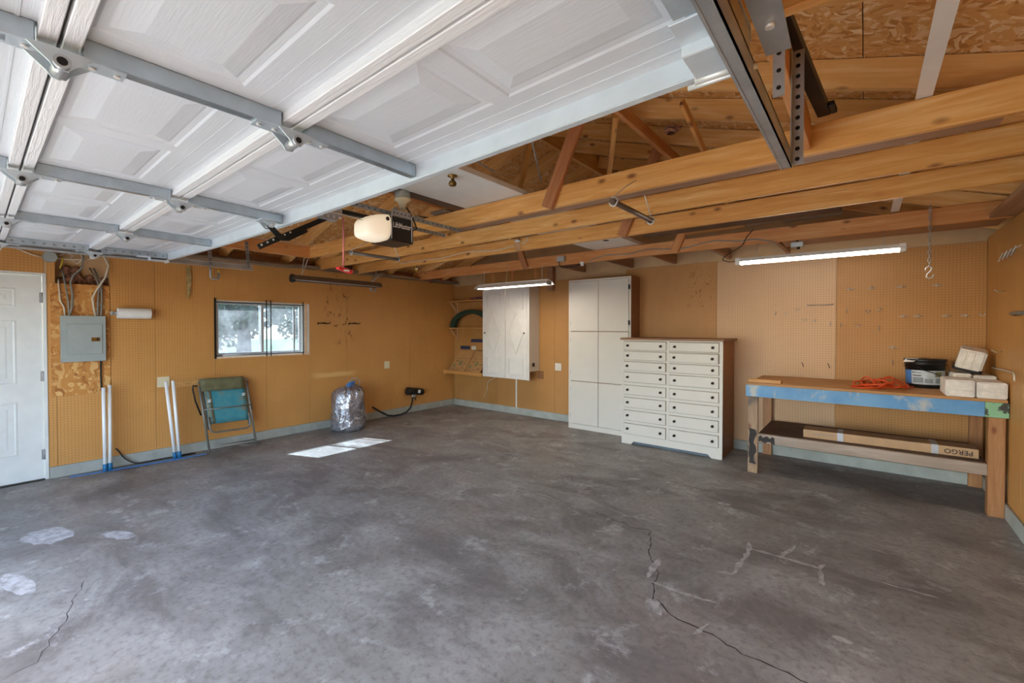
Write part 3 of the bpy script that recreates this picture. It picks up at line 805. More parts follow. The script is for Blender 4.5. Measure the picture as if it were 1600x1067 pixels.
for q in range(4): bl.lathe([(.008, 0), (.008, .006)], (3.646, -4.58+.04*q, 2.195), 6, 'x')
obj('bolt', bl, M['chrome'], tro)
def flatbar(pts, w, x, th):
    P = [Vector((x, a, b)) for a, b in pts]; n = len(P); L = []; Rr = []
    for q in range(n):
        t = (P[min(q+1, n-1)]-P[max(q-1, 0)]).normalized(); o = Vector((0, -t.z, t.y))*w/2
        L.append(P[q]+o); Rr.append(P[q]-o)
    mb = MB()
    for q in range(n-1): mb.prism([L[q], L[q+1], Rr[q+1], Rr[q]], (th, 0, 0))
    return mb
arm = obj('door_arm', flatbar([(-4.53, 2.188), (-4.93, 1.948)], .03, 3.602, .006), M['blackmetal'], op)
obj('door_arm', flatbar([(-4.876, 2.085), (-4.855, 2.06), (-4.828, 2.033), (-4.80, 2.018), (-4.77, 2.022), (-4.73, 2.048), (-4.66, 2.092)], .032, 3.609, .006), M['blackmetal'], op)
h = MB()
for q in range(6): h.lathe([(.006, 0), (.006, .002)], (3.6085, -4.915+.032*q, 1.962+.0195*q), 8, 'x')
obj('bolt', h, M['chrome'], arm)
cord = obj('release_cord', MB().tube([(3.65, -4.44, 2.20), (3.65, -4.437, 2.05), (3.65, -4.44, 1.885)], .006, 8), M['pinkrope'], op)
hd = obj('release_handle', MB().prism([(3.63, -4.48, 1.885), (3.63, -4.485, 1.868), (3.63, -4.385, 1.845), (3.63, -4.38, 1.868)], (.04, 0, 0)), M['red'], op, .004)
obj('arrow_mark', MB().box(3.671, -4.45, 1.856, 3.6715, -4.41, 1.866), M['white'], hd)
# ceiling outlet with plug
co = thing('ceiling_outlet', 'round grey ceiling box with a white plug above the door opener', 'outlet', (3.75, -4.03, 2.47))
obj('box', MB().lathe([(.055, .0), (.055, -.05)], (3.75, -4.03, 2.455), 8), M['grey'], co)
obj('socket', MB().lathe([(.058, 0), (.058, -.015), (.03, -.03), (.022, -.075), (.018, -.08)], (3.75, -4.03, 2.405), 16), M['ivory'], co)
obj('plug_cord', MB().tube([(3.76, -4.02, 2.36), (3.77, -3.98, 2.31), (3.76, -3.93, 2.25), (3.75, -3.90, 2.21), (3.74, -3.93, 2.19), (3.72, -3.97, 2.23), (3.70, -3.93, 2.27), (3.69, -3.9, 2.23), (3.68, -3.925, 2.2)], .006, 6), M['rubber'], co)
obj('supply_cable', MB().tube([(3.72, -4.06, 2.45), (3.65, -4.2, 2.47), (3.55, -4.4, 2.47)], .005, 6), M['cablewhite'], co)
co.location += Vector((-.11, .063, .028))
obj('mounting_block', MB().box(3.57, -4.60, 2.4835, 3.67, -3.37, 2.51), M['shelfdark'], co)

# ---------------------------------------------------------------- stored above the joists
sl = thing('stored_door', 'white interior door slab with brass knob, laid flat on the joists', 'door', (3.98, -3.6, 2.484))
sb = obj('slab', MB().box(3.68, -4.62, 2.484, 4.29, -2.60, 2.52), M['doorwhite'], sl, .002)
for (x0, y0, x1, y1) in ((3.80, -4.45, 4.17, -4.08), (3.80, -3.86, 4.17, -2.72)):
    vs = []; fs = []; R0 = [(0, 2.4839), (.012, 2.4875), (.03, 2.4835), (.05, 2.4835)]
    for n_, z in R0: vs += [(x0+n_, y0+n_, z), (x1-n_, y0+n_, z), (x1-n_, y1-n_, z), (x0+n_, y1-n_, z)]
    for r in range(3):
        for q in range(4): fs.append((4*r+q, 4*r+(q+1) % 4, 4*r+4+(q+1) % 4, 4*r+4+q))
    fs.append((12, 13, 14, 15)); obj('panel', MB().add(vs, fs), M['doorwhite'], sb)
obj('knob', MB().lathe([(.033, 0), (.033, -.006), (.012, -.012), (.011, -.03), (.022, -.038), (.027, -.052), (.022, -.066), (.008, -.07)], (4.17, -3.97, 2.484), 20), M['brass'], sl)
s2 = thing('stored_slab', 'white door slab with a latch hole lying on joists over the tall cabinet', 'door', (3.88, -1.4, 2.484))
obj('slab', MB().box(3.57, -2.56, 2.482, 4.18, -.50, 2.52), M['white'], s2, .002)
obj('latch_hole', MB().lathe([(.035, 0), (.035, .001)], (3.98, -1.43, 2.4805), 16), M['dark'], s2)
for x, y in ((3.83, -1.15), (4.03, -1.22)): obj('paint_mark', MB().box(x-.07, y-.012, 2.4808, x+.07, y+.012, 2.4818), M['paper'], s2)
for i, (x0, x1, y, z, w, nm) in enumerate([(4.72, 5.3, -1.02, 2.535, .14, 'short pale plank lying on the joists over the drawer chest, nearest the left'), (5.32, 5.62, -1.04, 2.545, .18, 'short upper plank in the middle of the boards stored over the long lamp'), (5.64, 6.1, -.98, 2.545, .2, 'grey plank stored on the joists above the long lamp, nearest the right')]):
    tag(beam('plank', (x0, y, z), (x1, y, z+.01), w, .035, M['greyplank' if i else 'shelfwood']), nm, 'plank')
tag(beam('plank', (4.4, -1.5, 2.497), (6.1, -1.5, 2.497), .5, .022, M['shelfdark']), 'wide dark board laid across the joists in the attic', 'plank')
for i, (x, m, l) in enumerate([(3.05, 'greyplank', 'weathered grey plank lying over the paired joists, nearer the door opener'), (3.4, 'greyplank', 'weathered grey plank lying over the paired joists, beside the stored white door')]):
    tag(beam('plank', (x, -3.42, 2.495), (x+.02, -2.62, 2.495) if True else 0, .2, .02, M[m]), l, 'plank')
tag(obj('metal_strip', MB().box(6.43, -6.4, 2.483, 6.485, -1.0, 2.487), M['white'], None, origin=(6.45, -3.5, 2.485)), 'long white flat metal strip lying across the joists at upper right', 'strip')
tag(obj('metal_strip', MB().box(.985, -4.3, 2.4825, 1.03, -3.42, 2.489), M['white'], None, origin=(1.0, -3.8, 2.485)), 'short white strip lying on the header above the end of the left track', 'strip')
bc = thing('black_channel', 'black metal channel lying beside the hanger board above the right track', 'metal channel', (6.11, -3.9, 2.49))
cf = rot_about((6.11, -3.4, 2.49), (0, 0, R(-4.0)))
obj('channel', MB().box(6.085, -4.75, 2.495, 6.135, -3.40, 2.499).box(6.085, -4.75, 2.499, 6.089, -3.40, 2.54).box(6.131, -4.75, 2.499, 6.135, -3.40, 2.53).map(cf), M['blackmetal'], bc)
obj('end_fitting', MB().box(6.136, -3.5, 2.495, 6.16, -3.40, 2.52).map(cf), M['black'], bc, .004)
for i, (p, q, l) in enumerate([((4.26, -3.9, 2.6), (4.29, -3.7, 2.56), 'thin grey rod poking out beyond the stored white door'), ((4.72, -3.89, 2.7), (4.45, -3.37, 2.55), 'thin grey rod hanging slanted in the dark attic opening')]):
    tag(obj('metal_rod', MB().cyl(p, q, .006, 6), M['steel'], None, origin=p), l, 'rod')
tag(obj('insulation_tuft', MB().add([(v.x*.05+5.22, v.y*.05-2.9, v.z*.035+2.86) for v in [Vector((math.sin(i*2.4)*math.sqrt(1-(1-2*i/30)**2)*(1+.5*math.sin(i*7)), math.cos(i*2.4)*math.sqrt(1-(1-2*i/30)**2), 1-2*i/30)) for i in range(31)]], [(i, i+3, i+5) for i in range(25)]+[(i, i+2, i+5) for i in range(25)]), M['pinkfibre'], None), 'small pink tuft of insulation caught behind a rafter', 'insulation', kind='stuff')
# hanging rods
def hrod(x, y0, y1, z, m, lab, ends):
    t = thing('hanging_rod', lab, 'rod', (x, (y0+y1)/2, z))
    obj('rod', MB().cyl((x, y0, z), (x, y1, z), .016, 14), M[m], t)
    for y, e in zip((y0+.02, y1-.01), ends):
        pts = [(x+.024*math.cos(a), y+.004*math.sin(3*a), z+.024*math.sin(a)) for a in [2*math.pi*i/18 for i in range(18)]]
        obj('wire_loop', MB().tube(pts, .004, 6, True).tube([(x, y, z+.024), (x, (y+e[0])/2, (z+e[1])/2+.02), (x, e[0], e[1])], .0035, 6), M['chrome'], t)
    return t
hrod(5.165, -3.70, -3.12, 2.2, 'brownenamel', 'brown tube hanging from the joists in the middle of the ceiling', ((-3.374, 2.40), (-3.24, 2.341)))
hrod(2.51, -3.72, -3.16, 2.2, 'tubegrey', 'grey tube hanging below the joists beneath the door opener', ((-3.374, 2.40), (-3.24, 2.36)))

# ---------------------------------------------------------------- cables and bulbs on the joists
def cable(nm, pts, r, m, lab, cat='cable', wob=0):
    P = [Vector(p) for p in pts]; Q = []
    n = len(P)
    for i in range(n-1):
        a, b, c, d = P[max(i-1, 0)], P[i], P[i+1], P[min(i+2, n-1)]
        for k in range(6):
            t = k/6; Q.append(.5*((2*b)+(c-a)*t+(2*a-5*b+4*c-d)*t*t+(3*b-a-3*c+d)*t**3))
    Q.append(P[-1])
    return tag(obj(nm, MB().tube(Q, r, 7), M[m], None, origin=P[0]), lab, cat)
yC = YT[2]-.008
cable('cable', [(1.2, yC, 2.40), (1.706, yC, 2.393), (2.081, yC, 2.385), (2.536, yC, 2.415), (2.946, yC, 2.381), (3.256, yC, 2.403)], .006, 'cablewhite', 'white cable stapled along the joist to the bare bulb')
cable('cable', [(3.35, yC, 2.41), (3.41, yC, 2.43), (3.43, yC, 2.475)], .006, 'cablewhite', 'short white cable tail rising from the bare bulb')
yD = YT[0]-.008
cable('cable', [(3.50, yD, 2.35), (3.747, yD, 2.401), (4.042, yD, 2.385), (4.279, yD, 2.412), (4.645, yD, 2.378), (4.882, yD, 2.412), (5.043, yD, 2.42), (5.227, yD, 2.39), (5.403, yD, 2.387), (5.57, yD, 2.335)], .006, 'cablegrey', 'grey cable waving along the rearmost joist above the drawer chest')
cable('cable', [(5.38, yD-.012, 2.49), (5.32, yD-.012, 2.42), (5.27, yD-.02, 2.33), (5.15, yD-.03, 2.26), (5.10, yD-.03, 2.21), (5.16, yD-.03, 2.18), (5.235, -1.02, 2.175)], .004, 'rubber', 'black cord dropping from the attic to the long lamp', 'cord')
bb = thing('bare_bulb', 'clear bare bulb in a white socket fixed to the joist', 'light bulb', (3.31, yC-.01, 2.42))
obj('socket', MB().lathe([(.03, .03), (.035, .01), (.02, 0)], (3.31, -2.19, 2.425), 12), M['white'], bb)
obj('bulb', MB().lathe([(.013, 0), (.016, -.02), (.03, -.05), (.031, -.065), (.02, -.085), (.004, -.092)], (3.31, -2.19, 2.425), 16), M['clear'], bb)
jb = thing('junction_box', 'grey steel outlet box with a black plug on the rearmost joist', 'junction box', (3.1, -.97, 2.41))
obj('box', MB().box(3.04, -1.0, 2.38, 3.15, -.951, 2.45), M['galv'], jb, .003)
obj('plug_cord', MB().tube([(3.07, -.985, 2.38), (3.07, -.985, 2.34), (3.12, -.98, 2.30), (3.3, -.975, 2.29), (3.4, -.97, 2.33)], .006, 6), M['rubber'], jb)
obj('lamp_holder', MB().lathe([(.018, 0), (.03, .045), (.03, .05)], (3.42, -.985, 2.295), 12), M['white'], jb)
jb = thing('junction_box', 'grey steel box above the long lamp, under the dark plate', 'junction box', (5.76, -.93, 2.30))
obj('box', MB().box(5.70, -.94, 2.275, 5.80, -.88, 2.322), M['galv'], jb, .003)
obj('conduit', MB().cyl((5.75, -.91, 2.322), (5.75, -.91, 2.34), .01, 8), M['rubber'], jb); obj('plug', MB().cyl((5.76, -.91, 2.275), (5.76, -.91, 2.255), .012, 8), M['rubber'], jb)
yh = thing('yellow_hook', 'yellow coated hook with a white tag hanging from a joist', 'hook', (1.7, -1.6, 2.3))
obj('hook', MB().tube([(1.55, YT[2]-.02, 2.34), (1.555, YT[2]-.03, 2.29), (1.565, YT[2]-.025, 2.255), (1.585, YT[2]-.025, 2.262), (1.59, YT[2]-.025, 2.285)], .006, 7), M['yellow'], yh)
obj('tag', MB().box(1.56, YT[2]-.035, 2.275, 1.62, YT[2]-.032, 2.29), M['white'], yh)
for i, x in enumerate((.42, .72)):
    tag(obj('red_hook', MB().tube([(x, -.97, 2.34), (x, -.975, 2.29), (x+.01, -.975, 2.265), (x+.03, -.975, 2.265), (x+.037, -.975, 2.28)], .005, 6), M['red'], None, origin=(x, -.97, 2.3)), 'small red hook under the rear joist near the corner, the %s of two' % ('left' if i == 0 else 'right'), 'hook', 'red joist hooks')

# ---------------------------------------------------------------- lamps
lm = thing('shop_light', 'white fluorescent shop light hanging before the white wall cabinet', 'lamp', (2.35, -1.1, 2.12))
x0, x1, yy = 1.69, 3.0, -1.1
obj('hood', MB().prism([(x0, yy-.10, 2.075), (x0, yy-.098, 2.08), (x0, yy-.05, 2.125), (x0, yy+.05, 2.125), (x0, yy+.098, 2.08), (x0, yy+.10, 2.075), (x0, yy+.045, 2.118), (x0, yy-.045, 2.118)], (x1-x0, 0, 0)), M['fixture'], lm)
obj('ballast_channel', MB().box(x0+.02, yy-.035, 2.119, x1-.02, yy+.035, 2.145), M['fixture'], lm, .003)
for xa in (x0+.01, x1-.035): obj('end_cap', MB().box(xa, yy-.05, 2.07, xa+.025, yy+.05, 2.12), M['grey'], lm, .002)
for dy in (-.035, .035): obj('tube', MB().cyl((x0+.036, yy+dy, 2.09), (x1-.036, yy+dy, 2.09), .013, 12), M['tube'], lm)
for x in (x0+.12, x1-.13):
    c = MB()
    for i in range(9):
        z = 2.15+.021*i
        if i % 2: c.tube([(x+.006*math.cos(a), yy, z+.013*math.sin(a)) for a in [2*math.pi*q/8 for q in range(8)]], .0018, 5, True)
        else: c.tube([(x, yy+.006*math.cos(a), z+.013*math.sin(a)) for a in [2*math.pi*q/8 for q in range(8)]], .0018, 5, True)
    obj('chain', c, M['chrome'], lm)
for xa in (x0+.12, x1-.13): obj('chain_hook', MB().tube([(xa, yy, 2.32), (xa, -.94, 2.345)], .002, 5), M['chrome'], lm)
obj('pull_cord', MB().tube([(2.33, yy-.06, 2.42), (2.32, yy-.105, 2.13), (2.31, yy-.105, 1.9), (2.305, yy-.105, 1.86)], .0028, 6), M['cablewhite'], lm)
obj('pull_knob', MB().lathe([(.003, .012), (.007, 0), (.003, -.01)], (2.305, yy-.105, 1.85), 8), M['ivory'], lm)

lm = thing('batten_light', 'long white fluorescent batten lamp lit above the pegboard wall at right', 'lamp', (5.9, -1.05, 2.16))
x0, x1, yy = 5.24, 6.53, -1.05
obj('hood', MB().prism([(x0, yy-.05, 2.158), (x0, yy-.028, 2.195), (x0, yy+.028, 2.195), (x0, yy+.05, 2.158)], (x1-x0, 0, 0)), M['fixture'], lm, .002)
obj('tube', MB().tube([(x0+.05, yy-.012, 2.147), (x1-.05, yy-.012, 2.147)], .019, 12), M['tube'], lm)
for x in (x0, x1-.045): obj('end_cap', MB().box(x, yy-.045, 2.128, x+.045, yy+.045, 2.198), M['fixture'], lm, .005)
for x in (5.42, 6.38): obj('hanger_wire', MB().tube([(x, yy, 2.195), (x+.01, yy+.06, 2.345)], .002, 5), M['steel'], lm)

lm = thing('brown_strip_light', 'unlit brown metal strip light hanging by the left wall over the window', 'lamp', (.83, -2.9, 2.1))
y0, y1, xx = -3.49, -2.25, .83
obj('hood', MB().prism([(xx-.075, y0, 2.075), (xx-.035, y0, 2.14), (xx+.035, y0, 2.14), (xx+.075, y0, 2.085), (xx+.07, y0, 2.078), (xx+.03, y0, 2.12), (xx-.03, y0, 2.12), (xx-.07, y0, 2.07)], (0, y1-y0, 0)), M['brownenamel'], lm)
obj('end_cap', MB().lathe([(.05, -.02), (.055, 0), (.05, .02)], (xx, y0+.01, 2.10), 10, 'y'), M['blackmetal'], lm)
obj('end_cap', MB().prism([(xx-.06, y1-.02, 2.075), (xx-.035, y1-.02, 2.138), (xx+.035, y1-.02, 2.138), (xx+.06, y1-.02, 2.075)], (0, .022, 0)), M['brownenamel'], lm)
obj('tube', MB().cyl((xx, y0+.03, 2.095), (xx, y1-.03, 2.095), .013, 10), M['paper'], lm)
for y in (y0+.12, y1-.14):
    e = ((1.005, -3.42), (1.03, -3.38)) if y < -3 else ((xx-.06, -2.15), (xx+.08, -2.15))
    for ex, ey in e: obj('hanger_wire', MB().tube([(xx, y, 2.14), ((xx+ex)/2, (y+ey)/2, 2.235), (ex, ey, 2.343)], .0025, 5), M['chrome'], lm)

def uhook(x, y, z, lab, ty=0):
    t = thing('bike_hook', lab, 'hook', (x, y, z))
    obj('hook', MB().tube([(x, y+ty, 2.345), (x, y+ty*.2, z+.1), (x, y, z+.02), (x, y+.012, z), (x, y+.07, z), (x, y+.085, z+.015), (x, y+.085, z+.075)], .013, 8), M['steel'], t)
    obj('tip', MB().cyl((x, y+.085, z+.075), (x, y+.085, z+.105), .011, 8), M['yellow'], t)
uhook(.14, -4.135, 2.09, 'steel U hook with yellow tip above the window')
uhook(.62, -2.26, 2.045, 'steel U hook with yellow tip at the end of the brown lamp', .11)

# ---------------------------------------------------------------- chain with S hook
ch = thing('hanging_chain', 'steel chain with an S hook hanging from the rear joist at right', 'chain', (6.675, -1.0, 2.46))
z = 2.49; i = 0
while z > 2.0:
    L = .021; pts = []
    for q in range(10):
        a = 2*math.pi*q/10; dx = .0095*math.cos(a); dz = L*math.sin(a)
        pts.append((6.675+(dx if i % 2 else 0), -1.0+(0 if i % 2 else dx), z+dz))
    obj('link', MB().tube(pts, .0032, 5, True), M['steel'], ch); z -= .034; i += 1
sh = [(6.675+.03*math.cos(a), -1.0, 1.975+.03*math.sin(a)-.0) for a in [R(d) for d in range(200, -30, -30)]]
sh = [(6.652, -1.0, 1.962), (6.654, -1.0, 1.985), (6.672, -1.0, 2.0), (6.69, -1.0, 1.985), (6.684, -1.0, 1.96), (6.662, -1.0, 1.935), (6.658, -1.0, 1.912), (6.674, -1.0, 1.898), (6.694, -1.0, 1.908), (6.70, -1.0, 1.93)]
obj('s_hook', MB().tube(sh, .0055, 8), M['chrome'], ch)

# ---------------------------------------------------------------- left wall: electrical panel etc.
obj('osb_board', MB().box(.0, -5.457, .81, .011, -5.021, 1.94), M['osbwall'], wl_, .001)
ep = thing('electrical_panel', 'grey electrical breaker panel with cables on an OSB board', 'electrical panel', (.02, -5.23, 1.15))
obj('box', MB().box(.0115, -5.394, 1.149, .075, -5.063, 1.616), M['grey'], ep, .003)
dr = obj('panel_door', MB().box(.0755, -5.355, 1.225, .083, -5.09, 1.535), M['grey'], ep, .003)
obj('latch_label', MB().box(.0832, -5.175, 1.355, .086, -5.11, 1.395), M['brass'], dr)
obj('latch', MB().box(.0862, -5.135, 1.362, .092, -5.12, 1.388), M['black'], dr, .002)
for z in (1.29, 1.45): obj('hinge', MB().cyl((.083, -5.352, z), (.083, -5.352, z+.025), .004, 6), M['grey'], dr)
for pts, r, m in (
    ([(-.06, -5.39, 2.0), (.03, -5.401, 1.95), (.03, -5.39, 1.761), (.04, -5.365, 1.70), (.04, -5.36, 1.61)], .007, 'cablewhite'),
    ([(-.07, -5.37, 2.1), (.03, -5.365, 2.016), (.04, -5.345, 1.85), (.035, -5.335, 1.75), (.04, -5.329, 1.61)], .007, 'cablegrey'),
    ([(-.03, -5.22, 2.30), (.03, -5.222, 2.2), (.04, -5.235, 2.10), (.04, -5.30, 2.02), (.045, -5.318, 1.95), (.045, -5.305, 1.83), (.05, -5.31, 1.70), (.05, -5.333, 1.61)], .009, 'cablegrey'),
    ([(-.03, -5.15, 2.31), (.03, -5.06, 2.24), (.04, -5.03, 2.15), (.045, -5.06, 2.02), (.045, -5.13, 1.88), (.045, -5.16, 1.80), (.045, -5.15, 1.70), (.05, -5.137, 1.61)], .009, 'cablewhite'),
    ([(-.08, -5.16, 2.12), (.03, -5.125, 2.0), (.035, -5.105, 1.92), (.035, -5.115, 1.775), (.04, -5.12, 1.61)], .008, 'cablegrey'),
    ([(-.08, -5.13, 2.12), (.035, -5.09, 1.97), (.035, -5.085, 1.80), (.045, -5.095, 1.61)], .008, 'cablegrey'),
    ([(-.05, -5.41, 2.19), (.0, -5.30, 2.185), (.0, -5.19, 2.20), (-.02, -5.10, 2.23), (-.05, -5.03, 2.28)], .006, 'cablewhite'),
    ([(-.07, -5.38, 2.22), (-.02, -5.34, 2.255), (-.02, -5.29, 2.23), (-.02, -5.31, 2.19), (-.02, -5.26, 2.15), (-.03, -5.22, 2.2), (-.03, -5.235, 2.3)], .006, 'cablewhite'),
    ([(-.05, -5.38, 2.21), (-.02, -5.36, 2.19), (-.02, -5.37, 2.14), (-.02, -5.385, 2.09)], .006, 'yellow'),
    ([(.04, -5.10, 1.15), (.025, -5.10, 1.0), (.02, -5.095, .85), (.012, -5.085, .80)], .007, 'rubber')):
    obj('cable', MB().tube(pts, r, 7), M[m], ep)
mb = MB(); r = random.Random(3)
for i in range(26):
    y, z = r.uniform(-5.40, -5.04), 1.95+r.random()**1.6*.2
    c = Vector((-.085, y, z)); s = r.uniform(.025, .05)
    vs = [(c.x+s*.7*math.sin(t)*math.cos(p)*(1+r.uniform(-.3, .3)), c.y+s*math.sin(t)*math.sin(p), c.z+s*math.cos(t)) for t in (.01, .8, 1.57, 2.3, 3.13) for p in [2*math.pi*q/7 for q in range(7)]]
    mb.add(vs, [(7*a+q, 7*a+(q+1) % 7, 7*a+7+(q+1) % 7, 7*a+7+q) for a in range(4) for q in range(7)], True)
tag(obj('insulation', mb, M['pinkfibre'], None, origin=(-.085, -5.2, 2.0)), 'torn pink insulation in the wall opening above the electrical panel', 'insulation', kind='stuff')
jb = thing('junction_box', 'grey octagonal box on the left wall beside the opening over the panel', 'junction box', (.02, -5.46, 2.19))
obj('box', MB().lathe([(.055, .0005), (.055, .04)], (0, -5.455, 2.192), 8, 'x'), M['grey'], jb, .003)
obj('cable', MB().tube([(.02, -5.51, 2.185), (.02, -5.58, 2.20), (.02, -5.68, 2.25), (.02, -5.74, 2.30)], .006, 7), M['cablewhite'], jb)

pt = thing('paper_towel_roll', 'white paper towel roll on a wall holder right of the electrical panel', 'paper towel', (.09, -4.83, 1.65))
obj('roll', MB().lathe([(.02, -.14), (.056, -.14), (.057, -.135), (.057, .135), (.056, .14), (.02, .14)], (.09, -4.835, 1.65), 24, 'y'), M['paper'], pt)
obj('holder', MB().box(.0, -5.02, 1.63, .012, -4.985, 1.67).box(.012, -5.005, 1.64, .1, -4.99, 1.66).lathe([(.018, -.155), (.018, -.141)], (.09, -4.835, 1.65), 12, 'y'), M['steel'], pt, .001)
def plate(nm, y, z, w, h, m, lab, recs):
    t = thing(nm, lab, 'outlet', (.0, y, z))
    obj('plate', MB().box(.0005, y-w/2, z-h/2, .007, y+w/2, z+h/2), M[m], t, .002)
    for dy in recs:
        for dz in (-.02, .02): obj('receptacle', MB().box(.0072, y+dy-.014, z+dz-.013, .0095, y+dy+.014, z+dz+.013), M[m], t, .002)
plate('outlet_plate', -4.57, .873, .115, .118, 'ivory', 'ivory double outlet plate on the left wall beside the white poles', (-.026, .026))
plate('blank_plate', -1.55, .872, .105, .12, 'ivory', 'plain ivory wall plate on the left wall above the silver bag', ())
# foil insulation strip
tag(obj('insulation_strip', MB().prism([(.012, -4.345, 2.22), (.012, -4.31, 2.225), (.02, -4.295, 2.05), (.012, -4.305, 1.9), (.015, -4.335, 1.83), (.022, -4.345, 1.86), (.014, -4.34, 2.05)], (.012, 0, 0)), plain('yellowed_strip', '#b79f66', .6, .1, .3, 14), None, origin=(.012, -4.32, 2.0)), 'torn yellowish strip hanging on the left wall above the towel roll', 'strip')
def barhook(y, lab):
    t = MB().box(.0005, y-.01, 1.545, .006, y+.01, 1.575).tube([(.006, y, 1.565), (.03, y+.03, 1.562), (.035, y+.07, 1.562), (.05, y+.12, 1.555), (.06, y+.145, 1.56), (.06, y+.15, 1.58)], .006, 6).tube([(.006, y+.05, 1.57), (.03, y+.06, 1.57), (.035, y+.11, 1.57)], .005, 6)
    tag(obj('tool_hook', t, M['bronze'], None, origin=(.0, y, 1.56)), lab, 'hook')
barhook(-2.738, 'dark tool hook on the left wall nearest the window'); barhook(-2.237, 'dark tool hook on the left wall farther from the window')

# ---------------------------------------------------------------- along the left wall floor
for k, (b, t, l) in enumerate([((.163, -5.095), (.145, -5.098, .875), 'front white pole of the pair near the side door'), ((.158, -5.056), (.11, -5.045, .895), 'rear white pole of the pair near the side door, leaning right'),
    ((.196, -4.512), (.17, -4.585, .893), 'white pole leaning left in the pair beside the folding chair'), ((.192, -4.470), (.185, -4.523, .896), 'nearly upright white pole in the pair beside the folding chair')]):
    p0 = Vector((b[0], b[1], .012)); p1 = Vector(t)
    o = thing('white_pole', l, 'pole', (b[0], b[1], 0), 'white poles by the left wall')
    obj('tube', MB().cyl(p0.lerp(p1, .06), p1, .0165, 16), M['pvc'], o)
    obj('cap', MB().cyl(p0, p0.lerp(p1, .085), .0195, 14), M['bluecap'], o)
for i, (a, b, l) in enumerate([((.09, -5.345), (.205, -4.48), 'blue plastic strip on the floor under the white poles, nearer the side door'), ((.16, -5.05), (.235, -4.225), 'blue plastic strip on the floor reaching to the folding chair')]):
    A, B = Vector((*a, .0)), Vector((*b, .0)); d = (B-A).normalized(); s = Vector((-d.y, d.x, 0))*.022
    z0 = .0005+.006*i
    tag(obj('floor_strip', MB().prism([A-s+Vector((0, 0, z0)), A+s+Vector((0, 0, z0)), B+s+Vector((0, 0, z0)), B-s+Vector((0, 0, z0))], (0, 0, .005)), M['bluetape'], None, origin=A), l, 'strip')
cable('cord', [(.0, -4.985, .19), (.03, -4.97, .17), (.06, -4.92, .08), (.07, -4.83, .012), (.08, -4.72, .008), (.09, -4.55, .008), (.11, -4.40, .008), (.10, -4.30, .008), (.07, -4.33, .008), (.06, -4.45, .008)], .0065, 'rubber', 'black cord from the left wall curling behind the white poles', 'cord')

fc = thing('folding_chair', 'folded lawn chair with teal and olive canvas leaning on the left wall', 'chair', (.19, -3.93, 0))
def CH(u, z, d=0.0):   # u along the wall, d toward the room
    a = R(-4.6); uu = u*math.cos(a)-z*math.sin(a)*-1; zz = z
    y = -4.182+u-.068*(z/.83)+.0
    return Vector((.205-.125*(z/.86)+d, y, z-.02*u))
def CHL(*p): return [CH(*q) for q in p]
for u, l in ((0.0, 0), (.515, 1)): obj('leg', MB().tube(CHL((u, .008+.02*u), (u, .45), (u, .80), ), .0125, 10), M['tubegrey'], fc)
for u in (.035, .48): obj('rear_tube', MB().tube(CHL((u, .27, -.03), (u, .5, -.03), (u, .845, -.03)), .011, 10), M['tubegrey'], fc)
obj('seat_tube', MB().tube(CHL((.04, .42, .015), (.04, .29, .015), (.055, .25, .015), (.09, .235, .015), (.43, .235, .015), (.465, .25, .015), (.48, .29, .015), (.48, .42, .015)), .011, 10), M['tubegrey'], fc)
obj('crossbar', MB().tube(CHL((0, .075), (.515, .075)), .009, 8), M['tubegrey'], fc)
obj('crossbar', MB().tube(CHL((.0, .515, .016), (.515, .52, .016)), .008, 8), M['tubegrey'], fc)
obj('top_tube', MB().tube(CHL((-.01, .82), (.0, .845), (.52, .845), (.53, .82)), .011, 8), M['tubegrey'], fc)
for u, s in ((-.02, -1), (.535, 1)): obj('armrest', MB().tube(CHL((u, .80, -.0), (u-.035*max(-s, .3), .81, -.01), (u-.045*max(-s, .3), .76, -.01), (u-.035*max(-s, .3), .62, -.02), (u+.0, .45, -.02)), .01, 8), M['blackmetal'], fc)
def sheet(u0, u1, z0, z1, d, th, nx=8, nz=6, amp=.006):
    vs = []; fs = []
    for i in range(nx+1):
        for j in range(nz+1):
            u = u0+(u1-u0)*i/nx; z = z0+(z1-z0)*j/nz
            vs.append(CH(u, z, d-amp*math.sin(math.pi*i/nx)+.003*noise.noise(Vector((u*9, z*9, 0)))))
    for i in range(nx):
        for j in range(nz): a = i*(nz+1)+j; fs.append((a, a+1, a+nz+2, a+nz+1))
    k = len(vs); vs2 = [v-Vector((th, 0, 0)) for v in vs]
    fs2 = [tuple(k+q for q in f[::-1]) for f in fs]
    bd = [i*(nz+1) for i in range(nx+1)]+[nx*(nz+1)+j for j in range(1, nz+1)]+[i*(nz+1)+nz for i in range(nx-1, -1, -1)]+[j for j in range(nz-1, 0, -1)]
    fs3 = [(bd[q], bd[(q+1) % len(bd)], k+bd[(q+1) % len(bd)], k+bd[q]) for q in range(len(bd))]
    return MB().add(vs+vs2, fs+fs2+fs3, True)
obj('canvas_seat', sheet(.04, .485, .335, .74, .006, .004), M['teal'], fc)
obj('canvas_back', sheet(.01, .48, .735, .885, .022, .02, 8, 4, -.004), M['olive'], fc)
obj('torn_hem', sheet(.045, .105, .34, .735, .0095, .002, 2, 6), plain('frayed_canvas', '#8d8468', .9, var=.3, scale=14), fc)
for u, z in ((.075, .60), (.455, .645)): obj('tie', MB().box(0, 0, 0, .004, .035, .012).box(0, .0, .02, .004, .035, .03).map(lambda v, u=u, z=z: v+CH(u-.02, z, .012)), M['paper'], fc)

